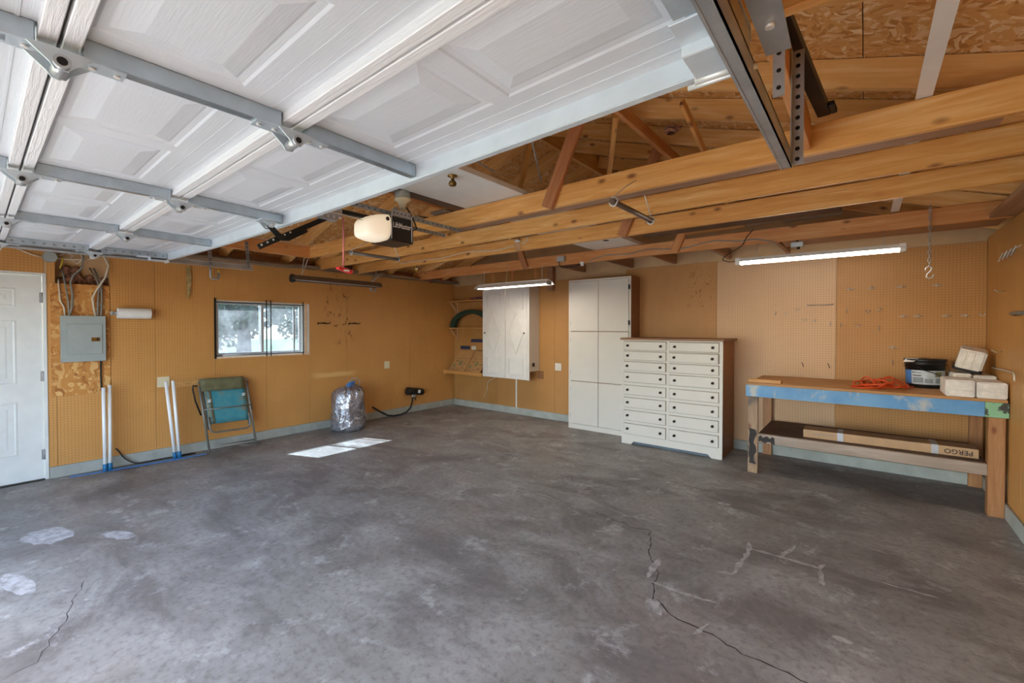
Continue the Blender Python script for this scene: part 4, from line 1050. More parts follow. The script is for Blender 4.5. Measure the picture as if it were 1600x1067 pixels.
# silver bag
bg = thing('silver_bag', 'silver drawstring bag standing on the floor beside the left wall', 'bag', (.36, -2.47, 0))
vs = []; fs = []; n = 48; prof = [(.0, .004), (.205, .004), (.226, .02), (.232, .07), (.228, .16), (.222, .27), (.218, .38), (.215, .47), (.205, .545), (.175, .595), (.11, .63), (.06, .645), (.05, .66)]
for j, (r_, z) in enumerate(prof):
    for k in range(n):
        a = 2*math.pi*k/n
        nz = noise.noise(Vector((math.cos(a)*2.3, math.sin(a)*2.3, z*5.0)))*.04-(.5-abs(noise.noise(Vector((math.cos(a)*4+9, math.sin(a)*4, z*4.0)))))*.045+.02
        if z > .5: nz += .02*math.sin(a*13)*min(1, (z-.5)/.1)
        rr = max(.01, r_+nz*(1 if r_ > .1 else .3)) if r_ > 0 else 0
        vs.append((.36+rr*math.cos(a)*.92, -2.47+rr*math.sin(a), z+(.02*math.sin(a) if z > .5 else 0)))
for j in range(len(prof)-1):
    for k in range(n): fs.append((j*n+k, j*n+(k+1) % n, (j+1)*n+(k+1) % n, (j+1)*n+k))
fs.append(tuple((len(prof)-1)*n+k for k in range(n)))
obj('sack', MB().add(vs, fs, True), M['foil'], bg)
mb = MB(); r = random.Random(5)
for q in range(3):
    c = Vector((.46-.04*q, -2.56+.06*q, .64))
    mb.prism([c, c+Vector((.02, .045, .01)), c+Vector((.0, .06, .075)), c+Vector((-.01, .01, .05))], (.012, 0, 0))
obj('drawstring', mb, M['bluetape'], bg)
obj('handle', MB().tube([(.36, -2.46, .64), (.36, -2.44, .72), (.36, -2.39, .75), (.36, -2.32, .735), (.36, -2.28, .69), (.36, -2.29, .645), (.36, -2.35, .635)], .006, 7), M['steel'], bg)

# motor unit low on the wall
mu = thing('wall_motor', 'black cylindrical motor unit low on the left wall near the corner', 'motor', (.06, -1.02, .35))
tf = rot_about((.06, -1.02, .37), (R(-9), 0, 0))
obj('body', MB().lathe([(.03, -.17), (.062, -.17), (.068, -.16), (.068, -.08), (.06, -.07), (.06, .16), (.05, .17)], (.075, -1.02, .37), 20, 'y').map(tf), M['black'], mu)
obj('mount', MB().box(.0005, -1.08, .34, .02, -.95, .40).map(tf), M['black'], mu)
obj('label', MB().box(.136, -1.0, .35, .1375, -.945, .405).map(tf), M['paper'], mu)
for y in (-1.075, -1.03): obj('fitting', MB().cyl((.08, y, .32), (.08, y, .275), .014, 10), M['chrome'], mu)
obj('cable', MB().tube([(.08, -1.075, .275), (.085, -1.085, .2), (.09, -1.13, .10), (.095, -1.22, .035), (.10, -1.34, .012), (.10, -1.48, .013), (.09, -1.60, .035), (.06, -1.72, .11), (.02, -1.82, .185), (.0, -1.835, .198)], .014, 8), M['rubber'], mu)
obj('lever', MB().tube([(.08, -1.03, .275), (.085, -1.02, .24), (.085, -1.0, .21)], .009, 7), M['black'], mu)

# ---------------------------------------------------------------- corner shelves
def shelf(nm, z, depth, th, lab, br, x1=1.03):
    t = thing(nm, lab, 'shelf', (.5, -.02, z))
    obj('board', MB().box(.0195, -depth, z-th, x1, -.001, z), M['shelfwood'], t, .0015)
    for x in br:
        obj('bracket', MB().prism([(x, -.002, z-th), (x, -depth+.03, z-th-.001), (x, -depth+.045, z-th-.012), (x, -.02, z-th-.17), (x, -.002, z-th-.19)], (.004, 0, 0)) if False else MB().tube([(x, -depth+.04, z-th-.008), (x, -.012, z-th-.20)], .008, 6).box(x-.006, -.01, z-th-.21, x+.006, -.001, z-th).box(x-.006, -depth+.03, z-th-.008, x+.006, -.01, z-th), M['casing'], t)
    return t
shelf('wall_shelf', 2.005, .225, .02, 'top wooden corner shelf, holding the small pink net bundle', (.1,))
shelf('wall_shelf', 1.50, .225, .018, 'middle wooden corner shelf, under the green arched edging', (.1,))
t = shelf('wall_shelf', .675, .285, .02, 'lowest wooden corner shelf, holding leaning cardboard boxes', ())
obj('front_lip', MB().box(.0195, -.305, .635, 1.02, -.2855, .70), M['shelfwood'], t, .002)
obj('cleat', MB().box(.0195, -.28, .60, .06, -.02, .654), M['shelfwood'], t, .002)
mb = MB(); r = random.Random(11)
for q in range(7):
    c = Vector((.62+.05*q, -.13+.03*math.sin(q*2), 2.03+.008*math.sin(q*3)))
    mb.tube([c+Vector((.045*math.cos(a)*(1+.3*math.sin(3*a+q)), .04*math.sin(a), .022*math.sin(2*a+q))) for a in [2*math.pi*i/14 for i in range(14)]], .009, 6, True)
mb.map(lambda v: Vector((v.x, v.y, max(v.z, 2.0065))))
tag(obj('net_bundle', mb, plain('mauve_net', '#8a5a66', .8, var=.4, scale=30), None, origin=(.75, -.13, 2.006)), 'small pinkish net bundle lying on the top corner shelf', 'bundle')
# green arch: flat band bent over, both ends on the middle shelf
mb = MB(); cx, cz, rx, rz = .60, 1.503, .54, .33; vs = []; fs = []; n = 26
for i in range(n+1):
    a = math.pi*(1-i/n)
    o = Vector((cx+rx*math.cos(a), 0, cz+rz*math.sin(a))); inn = Vector((cx+(rx-.12)*math.cos(a), 0, cz+(rz-.075)*math.sin(a)))
    for p, y in ((o, -.17), (o, -.1), (inn, -.1), (inn, -.17)): vs.append((p.x, y, max(p.z, 1.501)))
for i in range(n):
    for k in range(4): fs.append((4*i+k, 4*i+(k+1) % 4, 4*i+4+(k+1) % 4, 4*i+4+k))
fs += [(0, 1, 2, 3), (4*n+3, 4*n+2, 4*n+1, 4*n)]
tag(obj('garden_edging', mb.add(vs, fs), M['green'], None, origin=(cx, -.13, 1.503)), 'dark green plastic arch of garden edging standing on the middle corner shelf', 'edging')
tag(obj('blue_rail', MB().prism([(.47, -.022, 1.225), (.99, -.022, 1.225), (.99, -.022, 1.29), (.49, -.022, 1.285)], (0, .021, 0)), M['blue'], None, .002, origin=(.7, -.02, 1.25)), 'long navy blue rail fixed to the wall under the middle shelf', 'rail')
for i, x in enumerate((.265, .385)): tag(obj('blue_bin', MB().box(x-.055, -.03, 1.09, x+.055, -.0005, 1.15), M['blue'], None, .003, origin=(x, -.01, 1.1)), 'small navy plastic holder above the cardboard, %s of the two' % ('left' if i == 0 else 'right'), 'holder', 'navy wall holders')
t = thing('outlet_plate', 'white outlet plate on the back wall above the cardboard boxes', 'outlet', (.54, 0, 1.12))
obj('plate', MB().box(.483, -.007, 1.085, .597, -.0005, 1.155), M['white'], t, .002)
for dx in (-.025, .025): obj('receptacle', MB().box(.54+dx-.014, -.0095, 1.107, .54+dx+.014, -.0072, 1.133), M['ivory'], t, .002)
# flattened cartons leaning on the wall
for i, (xa, xb, sh_, lab) in enumerate([(.09, .50, .13, 'flattened cardboard box with green print leaning at the left on the lowest shelf'), (.515, .90, .13, 'flattened cardboard box with green print leaning at the right on the lowest shelf')]):
    t = thing('cardboard_box', lab, 'cardboard box', ((xa+xb)/2, -.2, .677), 'leaning flattened boxes')
    P0 = Vector((xa, -.235, .678)); P1 = Vector((xb, -.235, .678)); P2 = Vector((xb+sh_, -.05, 1.07)); P3 = Vector((xa+sh_, -.05, 1.07))
    obj('panel', MB().prism([P0, P1, P2, P3], (0, .012, .004)), M['cardboard'], t)
    nrm = (P1-P0).cross(P3-P0).normalized()*-1
    if nrm.y > 0: nrm = -nrm
    f = lambda u, v: P0+(P1-P0)*u+(P3-P0)*v+nrm*.001
    obj('flap_crease', MB().prism([f(0, .62), f(1, .62), f(1, .632), f(0, .632)], nrm*.0006), plain('crease_dark%d' % i, '#8a6238', .8), t)
    for (u0, v0, u1, v1, m) in ((.1, .2, .24, .33, 'printgreen'), (.42, .3, .58, .5, 'printgreen'), (.7, .36, .9, .40, 'printgreen'), (.15, .48, .33, .51, 'printdark'), (.68, .16, .88, .19, 'printdark'), (.42, .12, .58, .14, 'printdark'), (.1, .1, .3, .12, 'printdark')):
        obj('print', MB().prism([f(u0, v0), f(u1, v0), f(u1, v1), f(u0, v1)], nrm*.0006), M[m], t)

# ---------------------------------------------------------------- white wall cabinet
wc = thing('wall_cabinet', 'white wall cabinet with two diamond-moulded doors hung beside the corner shelves', 'cabinet', (1.54, -.15, .78))
obj('body', MB().box(1.045, -.268, .78, 2.045, -.001, 2.165), M['cream'], wc, .002)
def strip(pts, w, y, th=.014):
    mb = MB(); n = len(pts)
    for a, b in zip(pts, pts[1:]+pts[:1]):
        a, b = Vector((a[0], 0, a[1])), Vector((b[0], 0, b[1])); d = (b-a).normalized(); s = Vector((-d.z, 0, d.x))*w/2
        mb.prism([a-s+Vector((0, y, 0)), b-s+Vector((0, y, 0)), b+s+Vector((0, y, 0)), a+s+Vector((0, y, 0))], (0, -th, 0))
    return mb
for (xa, xb, kx) in ((1.03, 1.541, 1.09), (1.549, 2.005, 1.955)):
    d = obj('door', MB().box(xa, -.29, .645, xb, -.2695, 2.15), M['white'], wc, .002)
    cx = (xa+xb)/2; hw = .145
    for z0, z1 in ((1.80, 2.08), (.73, 1.0)): obj('moulding', strip([(cx-hw, z0), (cx+hw, z0), (cx+hw, z1), (cx-hw, z1)], .014, -.2895), M['white'], d)
    obj('moulding', strip([(cx, 1.055), (cx+hw, 1.405), (cx, 1.75), (cx-hw, 1.405)], .014, -.2895), M['white'], d)
    obj('knob', MB().lathe([(.008, 0), (.008, -.008), (.014, -.014), (.013, -.022), (.004, -.025)], (kx, -.29, 1.408), 12, 'y'), M['bronze'], d)
obj('corner_stile', MB().box(2.008, -.29, .64, 2.05, -.2695, 2.15), M['white'], wc, .002)
obj('switch_box', MB().box(2.0455, -.2, .86, 2.052, -.14, .92), M['black'], wc, .002)
obj('raw_patch', MB().box(2.03, -.012, .65, 2.13, -.0005, .778), M['topbrown'], wc)
cable('cord', [(1.17, -.05, .77), (1.15, -.025, .66), (1.05, -.02, .58), (.915, -.02, .51), (.90, -.02, .42), (.89, -.02, .35), (.82, -.015, .24), (.796, -.003, .21)], .006, 'cablewhite', 'white cord below the wall cabinet running down to the wall', 'cord')
t = thing('outlet_plate', 'white double outlet plate on the back wall left of the tall cabinet', 'outlet', (2.42, 0, .865))
obj('plate', MB().box(2.362, -.007, .806, 2.48, -.0005, .924), M['white'], t, .002)
for dx in (-.026, .026):
    for dz in (-.022, .022): obj('receptacle', MB().box(2.421+dx-.014, -.0095, .865+dz-.013, 2.421+dx+.014, -.0072, .865+dz+.013), M['ivory'], t, .002)

# ---------------------------------------------------------------- tall cabinet
tc = thing('tall_cabinet', 'tall cream six-door storage cabinet left of the drawer chest', 'cabinet', (3.36, -.16, 0))
obj('carcass', MB().box(2.825, -.30, 0, 3.785, -.001, 2.195), M['topbrown'], tc, .002)
obj('face_frame', boxes([(2.81, -.318, 0, 2.845, -.3005, 2.20), (3.765, -.318, 0, 3.792, -.3005, 2.20), (2.845, -.318, 2.175, 3.765, -.3005, 2.20), (2.845, -.318, 0, 3.765, -.3005, .07)]), M['cream'], tc, .001)
for (z0, z1) in ((.075, .703), (.712, 1.437), (1.446, 2.172)):
    for j, (xa, xb) in enumerate(((2.848, 3.302), (3.308, 3.762))):
        d = obj('door', MB().box(xa, -.325, z0, xb, -.3015, z1), M['cream'], tc, .003)
        for z in (z0+.12, z1-.12):
            if j == 1: obj('hinge', MB().box(xb-.004, -.331, z-.03, xb+.022, -.3255, z+.03).cyl((xb+.003, -.331, z-.035), (xb+.003, -.331, z+.035), .005, 6), M['blackmetal'], d)
            else: obj('hinge', MB().box(xa-.002, -.327, z-.03, xa+.004, -.3255, z+.03), M['steel'], d)

# ---------------------------------------------------------------- chest of drawers
cd = thing('drawer_chest', 'cream chest of sixteen drawers with brown top and sides, beside the tall cabinet', 'chest of drawers', (4.42, -.32, 0))
obj('body', MB().box(3.825, -.615, .055, 5.012, -.03, 1.34), M['sidebrown'], cd, .002)
obj('side_foot', MB().box(4.985, -.615, 0, 5.012, -.03, .06).box(3.825, -.615, 0, 3.85, -.03, .06), M['sidebrown'], cd)
obj('top', MB().box(3.80, -.665, 1.341, 5.045, -.02, 1.366), M['topbrown'], cd, .003)
zl = [(1.209, 1.328), (1.085, 1.19), (.955, 1.058), (.795, .918), (.633, .757), (.476, .60), (.305, .438), (.135, .272)]
zl = [(1.21, 1.325), (1.082, 1.198), (.952, 1.065), (.797, .93), (.637, .763), (.472, .605), (.302, .44), (.128, .27)]
ff = boxes([(3.812, -.640, 0, 3.84, -.6155, 1.340), (4.99, -.640, 0, 5.026, -.6155, 1.340), (4.392, -.640, .07, 4.426, -.6155, 1.340), (3.84, -.640, 1.327, 4.392, -.6155, 1.340), (4.426, -.640, 1.327, 4.99, -.6155, 1.340)])
for i in range(8):
    za = zl[i+1][1] if i < 7 else .07
    for xa, xb in ((3.84, 4.392), (4.426, 4.99)): ff.box(xa, -.640, za, xb, -.6155, zl[i][0])
ff.prism([(3.84, -.64, .0), (3.94, -.64, .0), (3.98, -.64, .045), (3.98, -.64, .07), (3.84, -.64, .07)], (0, .0245, 0)).prism([(4.99, -.64, .0), (4.91, -.64, .0), (4.87, -.64, .04), (4.87, -.64, .07), (4.99, -.64, .07)], (0, .0245, 0))
ff.box(3.98, -.64, .04, 4.87, -.6155, .07)
obj('face_frame', ff, M['cream'], cd)
for i, (z0, z1) in enumerate(zl):
    for j, (xa, xb, ka, kb) in enumerate(((3.84, 4.392, 3.899, 4.325), (4.426, 4.99, 4.495, 4.924))):
        out = .02 if (i, j) == (1, 1) else (.012 if (i, j) == (2, 0) else 0)
        d = obj('drawer', MB().box(xa+.004, -.652-out, z0+.004, xb-.004, -.60, z1-.004), M['cream'], cd, .004)
        for kx in (ka, kb):
            zc = (z0+z1)/2
            obj('knob', MB().lathe([(.016, -.001), (.016, -.004), (.007, -.006), (.008, -.014), (.015, -.019), (.014, -.025), (.005, -.028)], (kx, -.652-out, zc), 12, 'y'), M['bronze'], d)
obj('toe_board', MB().box(3.9, -.6, .0, 4.96, -.58, .055), plain('blue_board', '#5d6a74', .6), cd)

# ---------------------------------------------------------------- workbench
wbn = thing('workbench', 'long wooden workbench with a worn blue painted front rail', 'workbench', (6.23, -.45, 0))
obj('bench_top', MB().box(5.325, -.925, .908, 7.135, -.02, .932), M['benchtop'], wbn, .003)
obj('apron', MB().box(5.31, -.90, .787, 7.015, -.862, .907), M['bluepaint'], wbn, .002)
obj('apron', MB().box(7.016, -.90, .787, 7.146, -.862, .907), M['greenpaint'], wbn, .002)
obj('apron', MB().box(5.33, -.06, .787, 7.13, -.025, .907), M['legwood'], wbn, .002)
for x in (5.34, 7.08): obj('apron', MB().box(x, -.861, .787, x+.038, -.061, .907), M['legwood'], wbn, .002)
def leg(x0, x1, y0, y1, m, h=.786): beam('leg', ((x0+x1)/2, (y0+y1)/2, .0), ((x0+x1)/2, (y0+y1)/2, h), y1-y0, x1-x0, m, wbn, math.pi/2 if False else 0)
def legbox(x0, x1, y0, y1, m, h=.786):
    # local X is vertical so the grain runs up the leg
    p0 = Vector(((x0+x1)/2, (y0+y1)/2, 0)); o = beam('leg', p0, p0+Vector((0, 0, h)), x1-x0, y1-y0, m, wbn)
    return o
legbox(5.33, 5.423, -.898, -.86, M['legburnt']); legbox(7.036, 7.13, -.898, -.805, M['legwood']); legbox(5.335, 5.425, -.06, -.022, M['legwood']); legbox(7.036, 7.13, -.06, -.022, M['legwood'])
beam('shelf_rail', (5.424, -.879, .365), (7.035, -.879, .365), .036, .092, M['railwood'], wbn)
obj('scorch_mark', MB().add([(5.43+.02*i+.006*math.sin(i*3), -.8975, .33+.012*math.sin(i*1.7)) for i in range(8)]+[(5.57-.02*i, -.8975, .385+.014*math.sin(i*2.3)) for i in range(8)], [tuple(range(16))]), M['ink'], wbn)
obj('scorch_mark', MB().add([(5.345+.006*math.sin(i*2.1), -.8986, .10+.045*i) for i in range(9)]+[(5.40+.016*math.sin(i*1.7), -.8986, .45-.045*i) for i in range(9)], [tuple(range(18))]), M['ink'], wbn)
obj('shelf_board', MB().box(5.424, -.86, .395, 7.035, -.061, .413), M['shelfdark'], wbn, .002)
beam('shelf_rail', (5.43, -.045, .36), (7.03, -.045, .36), .03, .09, M['legwood'], wbn)
# on the bench
tag(beam('board_offcut', (5.335, -.855, .950), (5.625, -.865, .950), .09, .034, M['shelfwood']), 'short wooden offcut lying at the left end of the workbench top', 'board')
ec = thing('extension_cord', 'tangled orange extension cord lying on the workbench', 'cord', (6.4, -.55, .933))
r = random.Random(21)
for q in range(6):
    cx, cy = 6.40+r.uniform(-.05, .06), -.58+r.uniform(-.05, .07); a0 = r.uniform(0, 6.28); rx, ry = r.uniform(.10, .19), r.uniform(.09, .15)
    pts = []
    for i in range(30):
        a = a0+2*math.pi*i/30
        pts.append((cx+rx*math.cos(a), cy+ry*math.sin(a)+.02*math.sin(3*a+q), .941+.017*q*(.5+.5*math.sin(2*a+q*1.3))+.008*math.sin(5*a)))
    obj('loop', MB().tube([(x, y, max(z, .9405)) for x, y, z in pts], .0075, 7, True), M['orange'], ec)
obj('loop', MB().tube([(6.30, -.65, .941), (6.18, -.71, .9405), (6.17, -.76, .9405), (6.24, -.79, .9405), (6.36, -.74, .9405), (6.46, -.66, .95), (6.56, -.55, .955), (6.62, -.48, .945), (6.60, -.44, .941)], .0075, 7), M['orange'], ec)
obj('loop', MB().tube([(6.40, -.52, .97), (6.39, -.55, 1.01), (6.41, -.58, 1.02), (6.42, -.6, .98)], .0075, 7), M['orange'], ec)
obj('plug', MB().cyl((6.52, -.50, .955), (6.57, -.475, .95), .014, 10), M['yellow'], ec)
bk = thing('black_bucket', 'black plastic bucket with a grey label standing on the workbench', 'bucket', (6.712, -.27, .932))
c = (6.712, -.27, .9325)
obj('pail', MB().lathe([(.0, 0), (.128, 0), (.132, .005), (.142, .215), (.15, .216), (.15, .228), (.143, .23), (.143, .245), (.152, .247), (.152, .268), (.0, .27)], c, 40, 'z', False), M['black'], bk)
def band(r0, r1, z0, z1, a0, a1, n=18):
    vs = []; fs = []
    for i in range(n+1):
        a = R(a0+(a1-a0)*i/n)
        vs += [(c[0]+r0*math.cos(a), c[1]+r0*math.sin(a), c[2]+z0), (c[0]+r1*math.cos(a), c[1]+r1*math.sin(a), c[2]+z1)]
    return MB().add(vs, [(2*i, 2*i+2, 2*i+3, 2*i+1) for i in range(n)], True)
rr = lambda z: .132+.01*z/.21+.0012
lb = obj('label', band(rr(.035), rr(.165), .035, .165, 225, 352), M['labelgrey'], bk)
obj('label', band(rr(.035), rr(.165), .035, .165, 190, 224), M['bluetape'], bk)
for (a0, a1, z0, z1, m) in ((232, 256, .138, .15, 'lightgrey'), (229, 232, .138, .152, 'ink'), (230, 256, .113, .121, 'ink'), (296, 320, .108, .155, 'printgreen'), (230, 262, .05, .1, 'lightgrey'), (266, 290, .05, .09, 'lightgrey'), (298, 318, .05, .095, 'lightgrey')):
    obj('print', band(rr(z0)+.0008, rr(z1)+.0008, z0, z1, a0, a1, 5), M[m], lb)
obj('handle', MB().tube([(c[0]-.152, c[1]-.02, c[2]+.2), (c[0]-.06, c[1]-.15, c[2]+.2), (c[0]-.02, c[1]-.152, c[2]+.17), (c[0]+.04, c[1]-.15, c[2]+.15), (c[0]+.14, c[1]-.06, c[2]+.1)], .004, 6), M['blackmetal'], bk)
obj('paper_flap', MB().prism([(6.555, -.36, 1.17), (6.62, -.42, 1.175), (6.66, -.38, 1.203), (6.575, -.32, 1.203)], (.001, 0, .002)), M['paper'], bk)
# foam blocks
def fblock(x0, y0, z0, x1, y1, z1, lab, tfm=None, ribs=False):
    t = thing('foam_block', lab, 'foam block', ((x0+x1)/2, (y0+y1)/2, z0), 'white packing blocks on the bench')
    b = MB().box(x0, y0, z0, x1, y1, z1)
    if tfm: b.map(tfm)
    o = obj('block', b, M['foam'], t, .007, seg=2)
    h = (z1-z0)/2; mb = MB()
    if not ribs:
        for k in range(2):
            za, zb = z0+h*k+.014, z0+h*(k+1)-.010
            mb.box(x0+.022, y0-.007, za, x1-.014, y0+.002, zb)
    else:
        for k in range(3):
            xa = x0+(x1-x0)*k/3+.006; xb = x0+(x1-x0)*(k+1)/3-.006
            mb.box(xa, y0-.008, z0+.015, xb, y0+.002, z1-.015)
    if tfm: mb.map(tfm)
    obj('raised_pad', mb, M['foam'], t, .002)
    if ribs:
        rb = MB()
        for k in range(6):
            ya = y0+(y1-y0)*k/6+.004
            rb.box(x1-.002, ya, z0+.01, x1+.008, ya+(y1-y0)/6-.012, z1-.01)
        obj('rib', rb.map(tfm), M['foam'], t)['kind'] = 'stuff'
    return t
fblock(6.790, -.905, .933, 6.960, -.56, 1.068, 'grooved white foam block, left one at the front of the bench end')
fblock(6.968, -.905, .933, 7.136, -.56, 1.060, 'grooved white foam block at the front bench end, right one by the wall')
fblock(6.875, -.535, .933, 6.99, -.13, 1.095, 'worn foam block behind the front pair, beside the black bucket')
fblock(7.0, -.535, .933, 7.135, -.13, 1.085, 'worn foam block behind the front pair, in the corner')
tf = rot_about((6.97, -.35, 1.135), (R(7), R(14), R(-6)))
fblock(6.90, -.46, 1.143, 7.06, -.22, 1.315, 'ribbed white foam block tilted on top of the other blocks', tf, True)
tag(obj('black_tray', MB().box(6.885, -.475, 1.127, 7.075, -.21, 1.141).map(tf), M['black'], None, .003, origin=(6.97, -.35, 1.11)), 'thin black tray tilted under the topmost foam block', 'tray')
# on the bench shelf
cb = thing('flooring_carton', 'long tan cardboard carton lettered upside down, lying on the bench shelf', 'carton', (6.4, -.68, .414))
ctf = rot_about((6.4, -.68, .414), (0, 0, R(1.2)))
obj('carton', MB().box(5.80, -.77, .4145, 7.005, -.565, .492).map(ctf), M['boxside'], cb, .002)
obj('open_end', MB().box(5.797, -.765, .42, 5.8, -.57, .486).map(ctf), M['ink'], cb)
for x, w in ((6.07, .045), (6.72, .045)): obj('tape', MB().box(x, -.7715, .4148, x+w, -.564, .4932).map(ctf), M['tape'], cb, .0005)
text('lettering', 'PERGO', .055, tuple(ctf((6.885, -.7722, .452))), (math.pi/2, math.pi, R(1.2)), M['ink'], cb, .0004)
text('lettering', 'MAINTENANCE & CLEANING'[:0]+'IIIII IIII I IIIIII', .014, tuple(ctf((5.96, -.7722, .455))), (math.pi/2, math.pi, R(1.2)), M['lightgrey'], cb) if False else obj('fine_print', MB().box(5.87, -.7712, .455, 6.05, -.7705, .460).map(ctf), M['lightgrey'], cb)
tag(obj('wood_offcut', MB().box(6.02, -.40, .4135, 6.12, -.33, .46), M['shelfdark'], None, .002, origin=(6.07, -.37, .414)), 'small dark wooden offcut at the back of the bench shelf', 'board')
tag(beam('thin_strip', (5.86, -.30, .4165), (6.05, -.42, .4165), .012, .005, M['paper'], None, 0, 0), 'thin pale strip lying beside the dark offcut on the bench shelf', 'strip')

# ---------------------------------------------------------------- hooks on the pegboard
def pin(nm, x, z, kind, lab, grp):
    mb = MB()
    if kind == 'cross':
        mb.tube([(x-.035, -.006, z), (x+.035, -.006, z)], .0035, 6).tube([(x, -.001, z+.02), (x, -.012, z+.018), (x, -.014, z-.006), (x, -.045, z-.012), (x, -.055, z+.004)], .0035, 6)
    elif kind == 'clip':
        mb.tube([(x-.016, -.002, z+.01), (x-.018, -.02, z), (x-.006, -.035, z-.012), (x+.006, -.035, z-.012), (x+.018, -.02, z), (x+.016, -.002, z+.01)], .003, 6)
    else:
        mb.tube([(x, -.001, z+.02), (x, -.014, z+.018), (x, -.014, z-.012), (x, -.04, z-.02), (x, -.05, z-.005)], .0032, 6)
    tag(obj(nm, mb, M['chrome'], None, origin=(x, 0, z)), lab, 'hook', grp)
ORD = ['leftmost', 'second from the left', 'third from the left', 'fourth from the left', 'fifth from the left', 'rightmost']
for i, (x, z) in enumerate(((6.14, 1.91), (6.32, 1.91), (6.55, 1.91), (6.81, 1.91))): pin('pegboard_hook', x, z, 'cross', 'bright cross-shaped hook in the upper row on the right pegboard, '+(ORD[i] if i < 3 else 'rightmost'), 'upper row of cross hooks')
for i, (x, z) in enumerate(((6.57, 1.61), (6.68, 1.61), (6.88, 1.61), (7.01, 1.61))): pin('pegboard_hook', x, z, 'cross', 'bright cross-shaped hook in the lower row on the right pegboard, '+(ORD[i] if i < 3 else 'rightmost'), 'lower row of cross hooks')
pin('pegboard_hook', 6.49, 1.29, 'cross', 'single cross-shaped wire hook above the orange cord', None)
pin('pegboard_hook', 6.49, 1.14, 'peg', 'short wire hook low on the right pegboard, next to the bucket', None)
pin('pegboard_hook', 7.12, 1.62, 'clip', 'wire clip in the corner at the right end of the hook row', None)
for x, z, k, q in ((6.11, 1.68, 'peg', 'upper left'), (6.29, 1.67, 'clip', 'upper middle'), (6.38, 1.69, 'clip', 'upper right'), (6.06, 1.53, 'peg', 'lower left'), (6.21, 1.52, 'clip', 'lower middle'), (6.38, 1.49, 'peg', 'lower right')): pin('pegboard_hook', x, z, k, 'small wire hook on the orange pegboard near the pale sheet, %s of six' % q, 'scattered hooks on the orange sheet')
for i, (x, z, k) in enumerate(((5.45, 1.67, 'peg'), (5.55, 1.65, 'peg'), (5.67, 1.71, 'clip'), (5.73, 1.59, 'clip'), (5.82, 1.58, 'clip'), (5.97, 1.54, 'peg'))): pin('pegboard_hook', x, z, k, 'small wire hook on the pale pegboard sheet, %s of six' % ORD[i], 'scattered hooks on the pale sheet')
for x in (5.71, 5.95): tag(obj('pegboard_pin', MB().tube([(x, -.001, 1.10), (x+.012, -.03, 1.08), (x+.02, -.04, 1.05)], .0032, 6), M['bronze'], None, origin=(x, 0, 1.1)), 'dark bent pin low on the pale pegboard sheet, %s of the two' % ('left' if x < 5.8 else 'right'), 'hook', 'dark pins on the pale sheet')
t = thing('wire_rail', 'toothed wire tool rail on the pale pegboard sheet', 'rail', (5.87, 0, 1.75))
mb = MB().tube([(5.755, -.012, 1.75), (5.995, -.012, 1.75)], .003, 6).tube([(5.76, -.001, 1.765), (5.757, -.012, 1.75)], .003, 6).tube([(5.99, -.001, 1.765), (5.993, -.012, 1.75)], .003, 6)
obj('rail', mb, M['steel'], t)
mb = MB()
for i in range(11): mb.tube([(5.77+.0215*i, -.013, 1.75), (5.77+.0215*i, -.035, 1.742)], .0025, 5)
obj('tooth', mb, M['steel'], t)
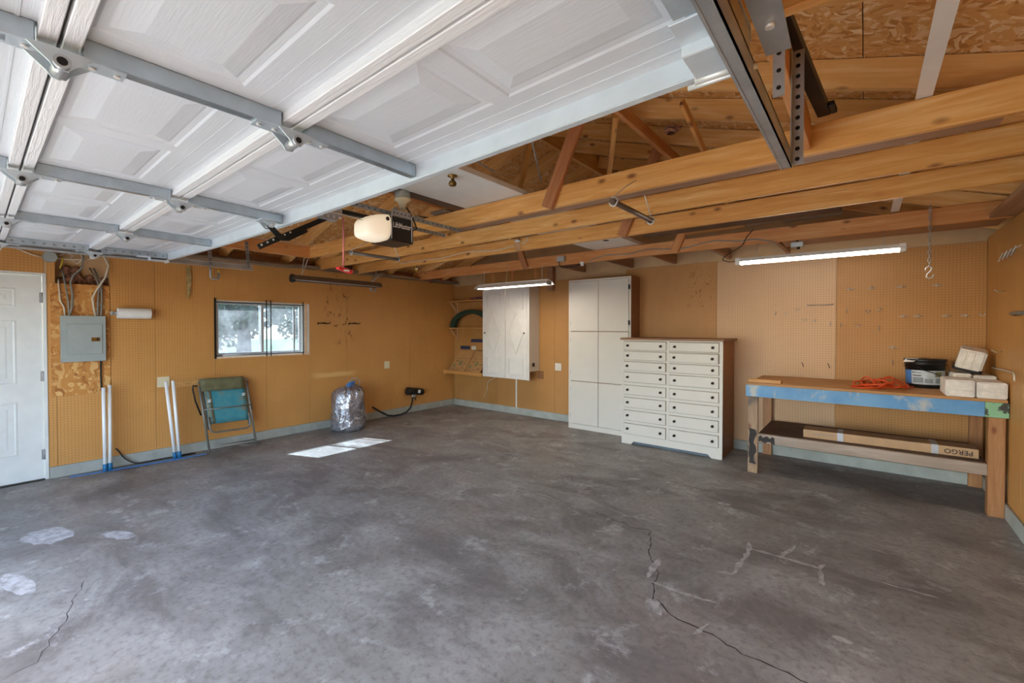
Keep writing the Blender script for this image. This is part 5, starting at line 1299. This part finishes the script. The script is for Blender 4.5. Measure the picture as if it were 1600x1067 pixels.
# right wall hooks
mb = MB()
for i in range(4):
    y = -.60-.13*i
    mb.tube([(7.149, y, 2.09), (7.135, y-.01, 2.06), (7.12, y-.03, 2.04), (7.115, y-.07, 2.04), (7.12, y-.10, 2.07), (7.13, y-.11, 2.10)], .005, 6)
tag(obj('wire_hanger', mb.tube([(7.146, -.55, 2.095), (7.146, -1.15, 2.095)], .004, 6), M['chrome'], None, origin=(7.14, -.8, 2.07)), 'row of curved wire hooks high on the right wall', 'hook')
for y, z, l in ((-.70, 1.79, 'short wire peg on the right wall under the curved hooks'), (-.62, 1.30, 'small wire peg on the right wall over the foam blocks')):
    tag(obj('wall_peg', MB().tube([(7.149, y, z), (7.11, y-.03, z-.01), (7.08, y-.05, z+.01)], .004, 6), M['chrome'], None, origin=(7.149, y, z)), l, 'hook')
tag(obj('long_hook', MB().tube([(7.149, -.40, 1.155), (7.125, -.42, 1.15), (7.12, -.8, 1.16), (7.118, -1.15, 1.165), (7.11, -1.22, 1.15), (7.11, -1.23, 1.11)], .005, 7), M['chrome'], None, origin=(7.149, -.5, 1.15)), 'long bright wire hook on the right wall beyond the bench end', 'hook')
tag(obj('dark_handle', MB().tube([(7.149, -.99, 1.595), (7.12, -1.05, 1.60), (7.115, -1.25, 1.60), (7.125, -1.40, 1.595)], .013, 8), M['tubegrey'], None, origin=(7.149, -1.1, 1.6)), 'grey tubular hanger on the right wall at mid height', 'hanger')

# ---------------------------------------------------------------- trees beyond the window
def tree(x, y, h, r0, cr, lab, seed):
    t = thing('tree', lab, 'tree', (x, y, -.12))
    rr_ = random.Random(seed)
    obj('trunk', MB().tube([(x, y, -.12), (x+.05, y, .6), (x-.03, y+.04, h*.5), (x+.1, y, h)], [r0*1.3, r0, r0*.8, r0*.4], 10), M['bark'], t)
    mb = MB(); 
    for i in range(int(900*cr)):
        u = Vector((rr_.gauss(0, 1), rr_.gauss(0, 1), rr_.gauss(0, 1))).normalized()*cr*rr_.random()**.4
        c = Vector((x+u.x, y+u.y, h+u.z*.75)); a = Vector((rr_.uniform(-1, 1), rr_.uniform(-1, 1), rr_.uniform(-1, 1))).normalized()*.13
        b = a.cross(Vector((rr_.uniform(-1, 1), rr_.uniform(-1, 1), .3))).normalized()*.08
        mb.add([c-a, c+b, c+a, c-b], [(0, 1, 2, 3)])
    o = obj('foliage', mb, M['leaf'], t); o['kind'] = 'stuff'
tree(-9.0, -.55, 2.5, .22, 1.5, 'tree with a thick trunk seen through the left window pane', 1)
tree(-9.5, 4.0, 1.9, .12, 1.6, 'leafy low tree filling the right window pane', 2)
for i, (x, y, h, r_) in enumerate(((-17.0, 1.0, 2.2, 2.3), (-17.5, 6.2, 2.3, 2.4), (-19, 11.5, 2.4, 2.5), (-18, -4.0, 2.4, 2.3), (-26, 3.6, 3.0, 3.0), (-27, 11.0, 3.0, 3.2), (-26, -3.5, 3.0, 3.0))):
    tree(x, y, h, .2, r_, 'leafy tree in the row far behind the window, number %s counted from the house' % ['one', 'two', 'three', 'four', 'five', 'six', 'seven'][i], 5+i)
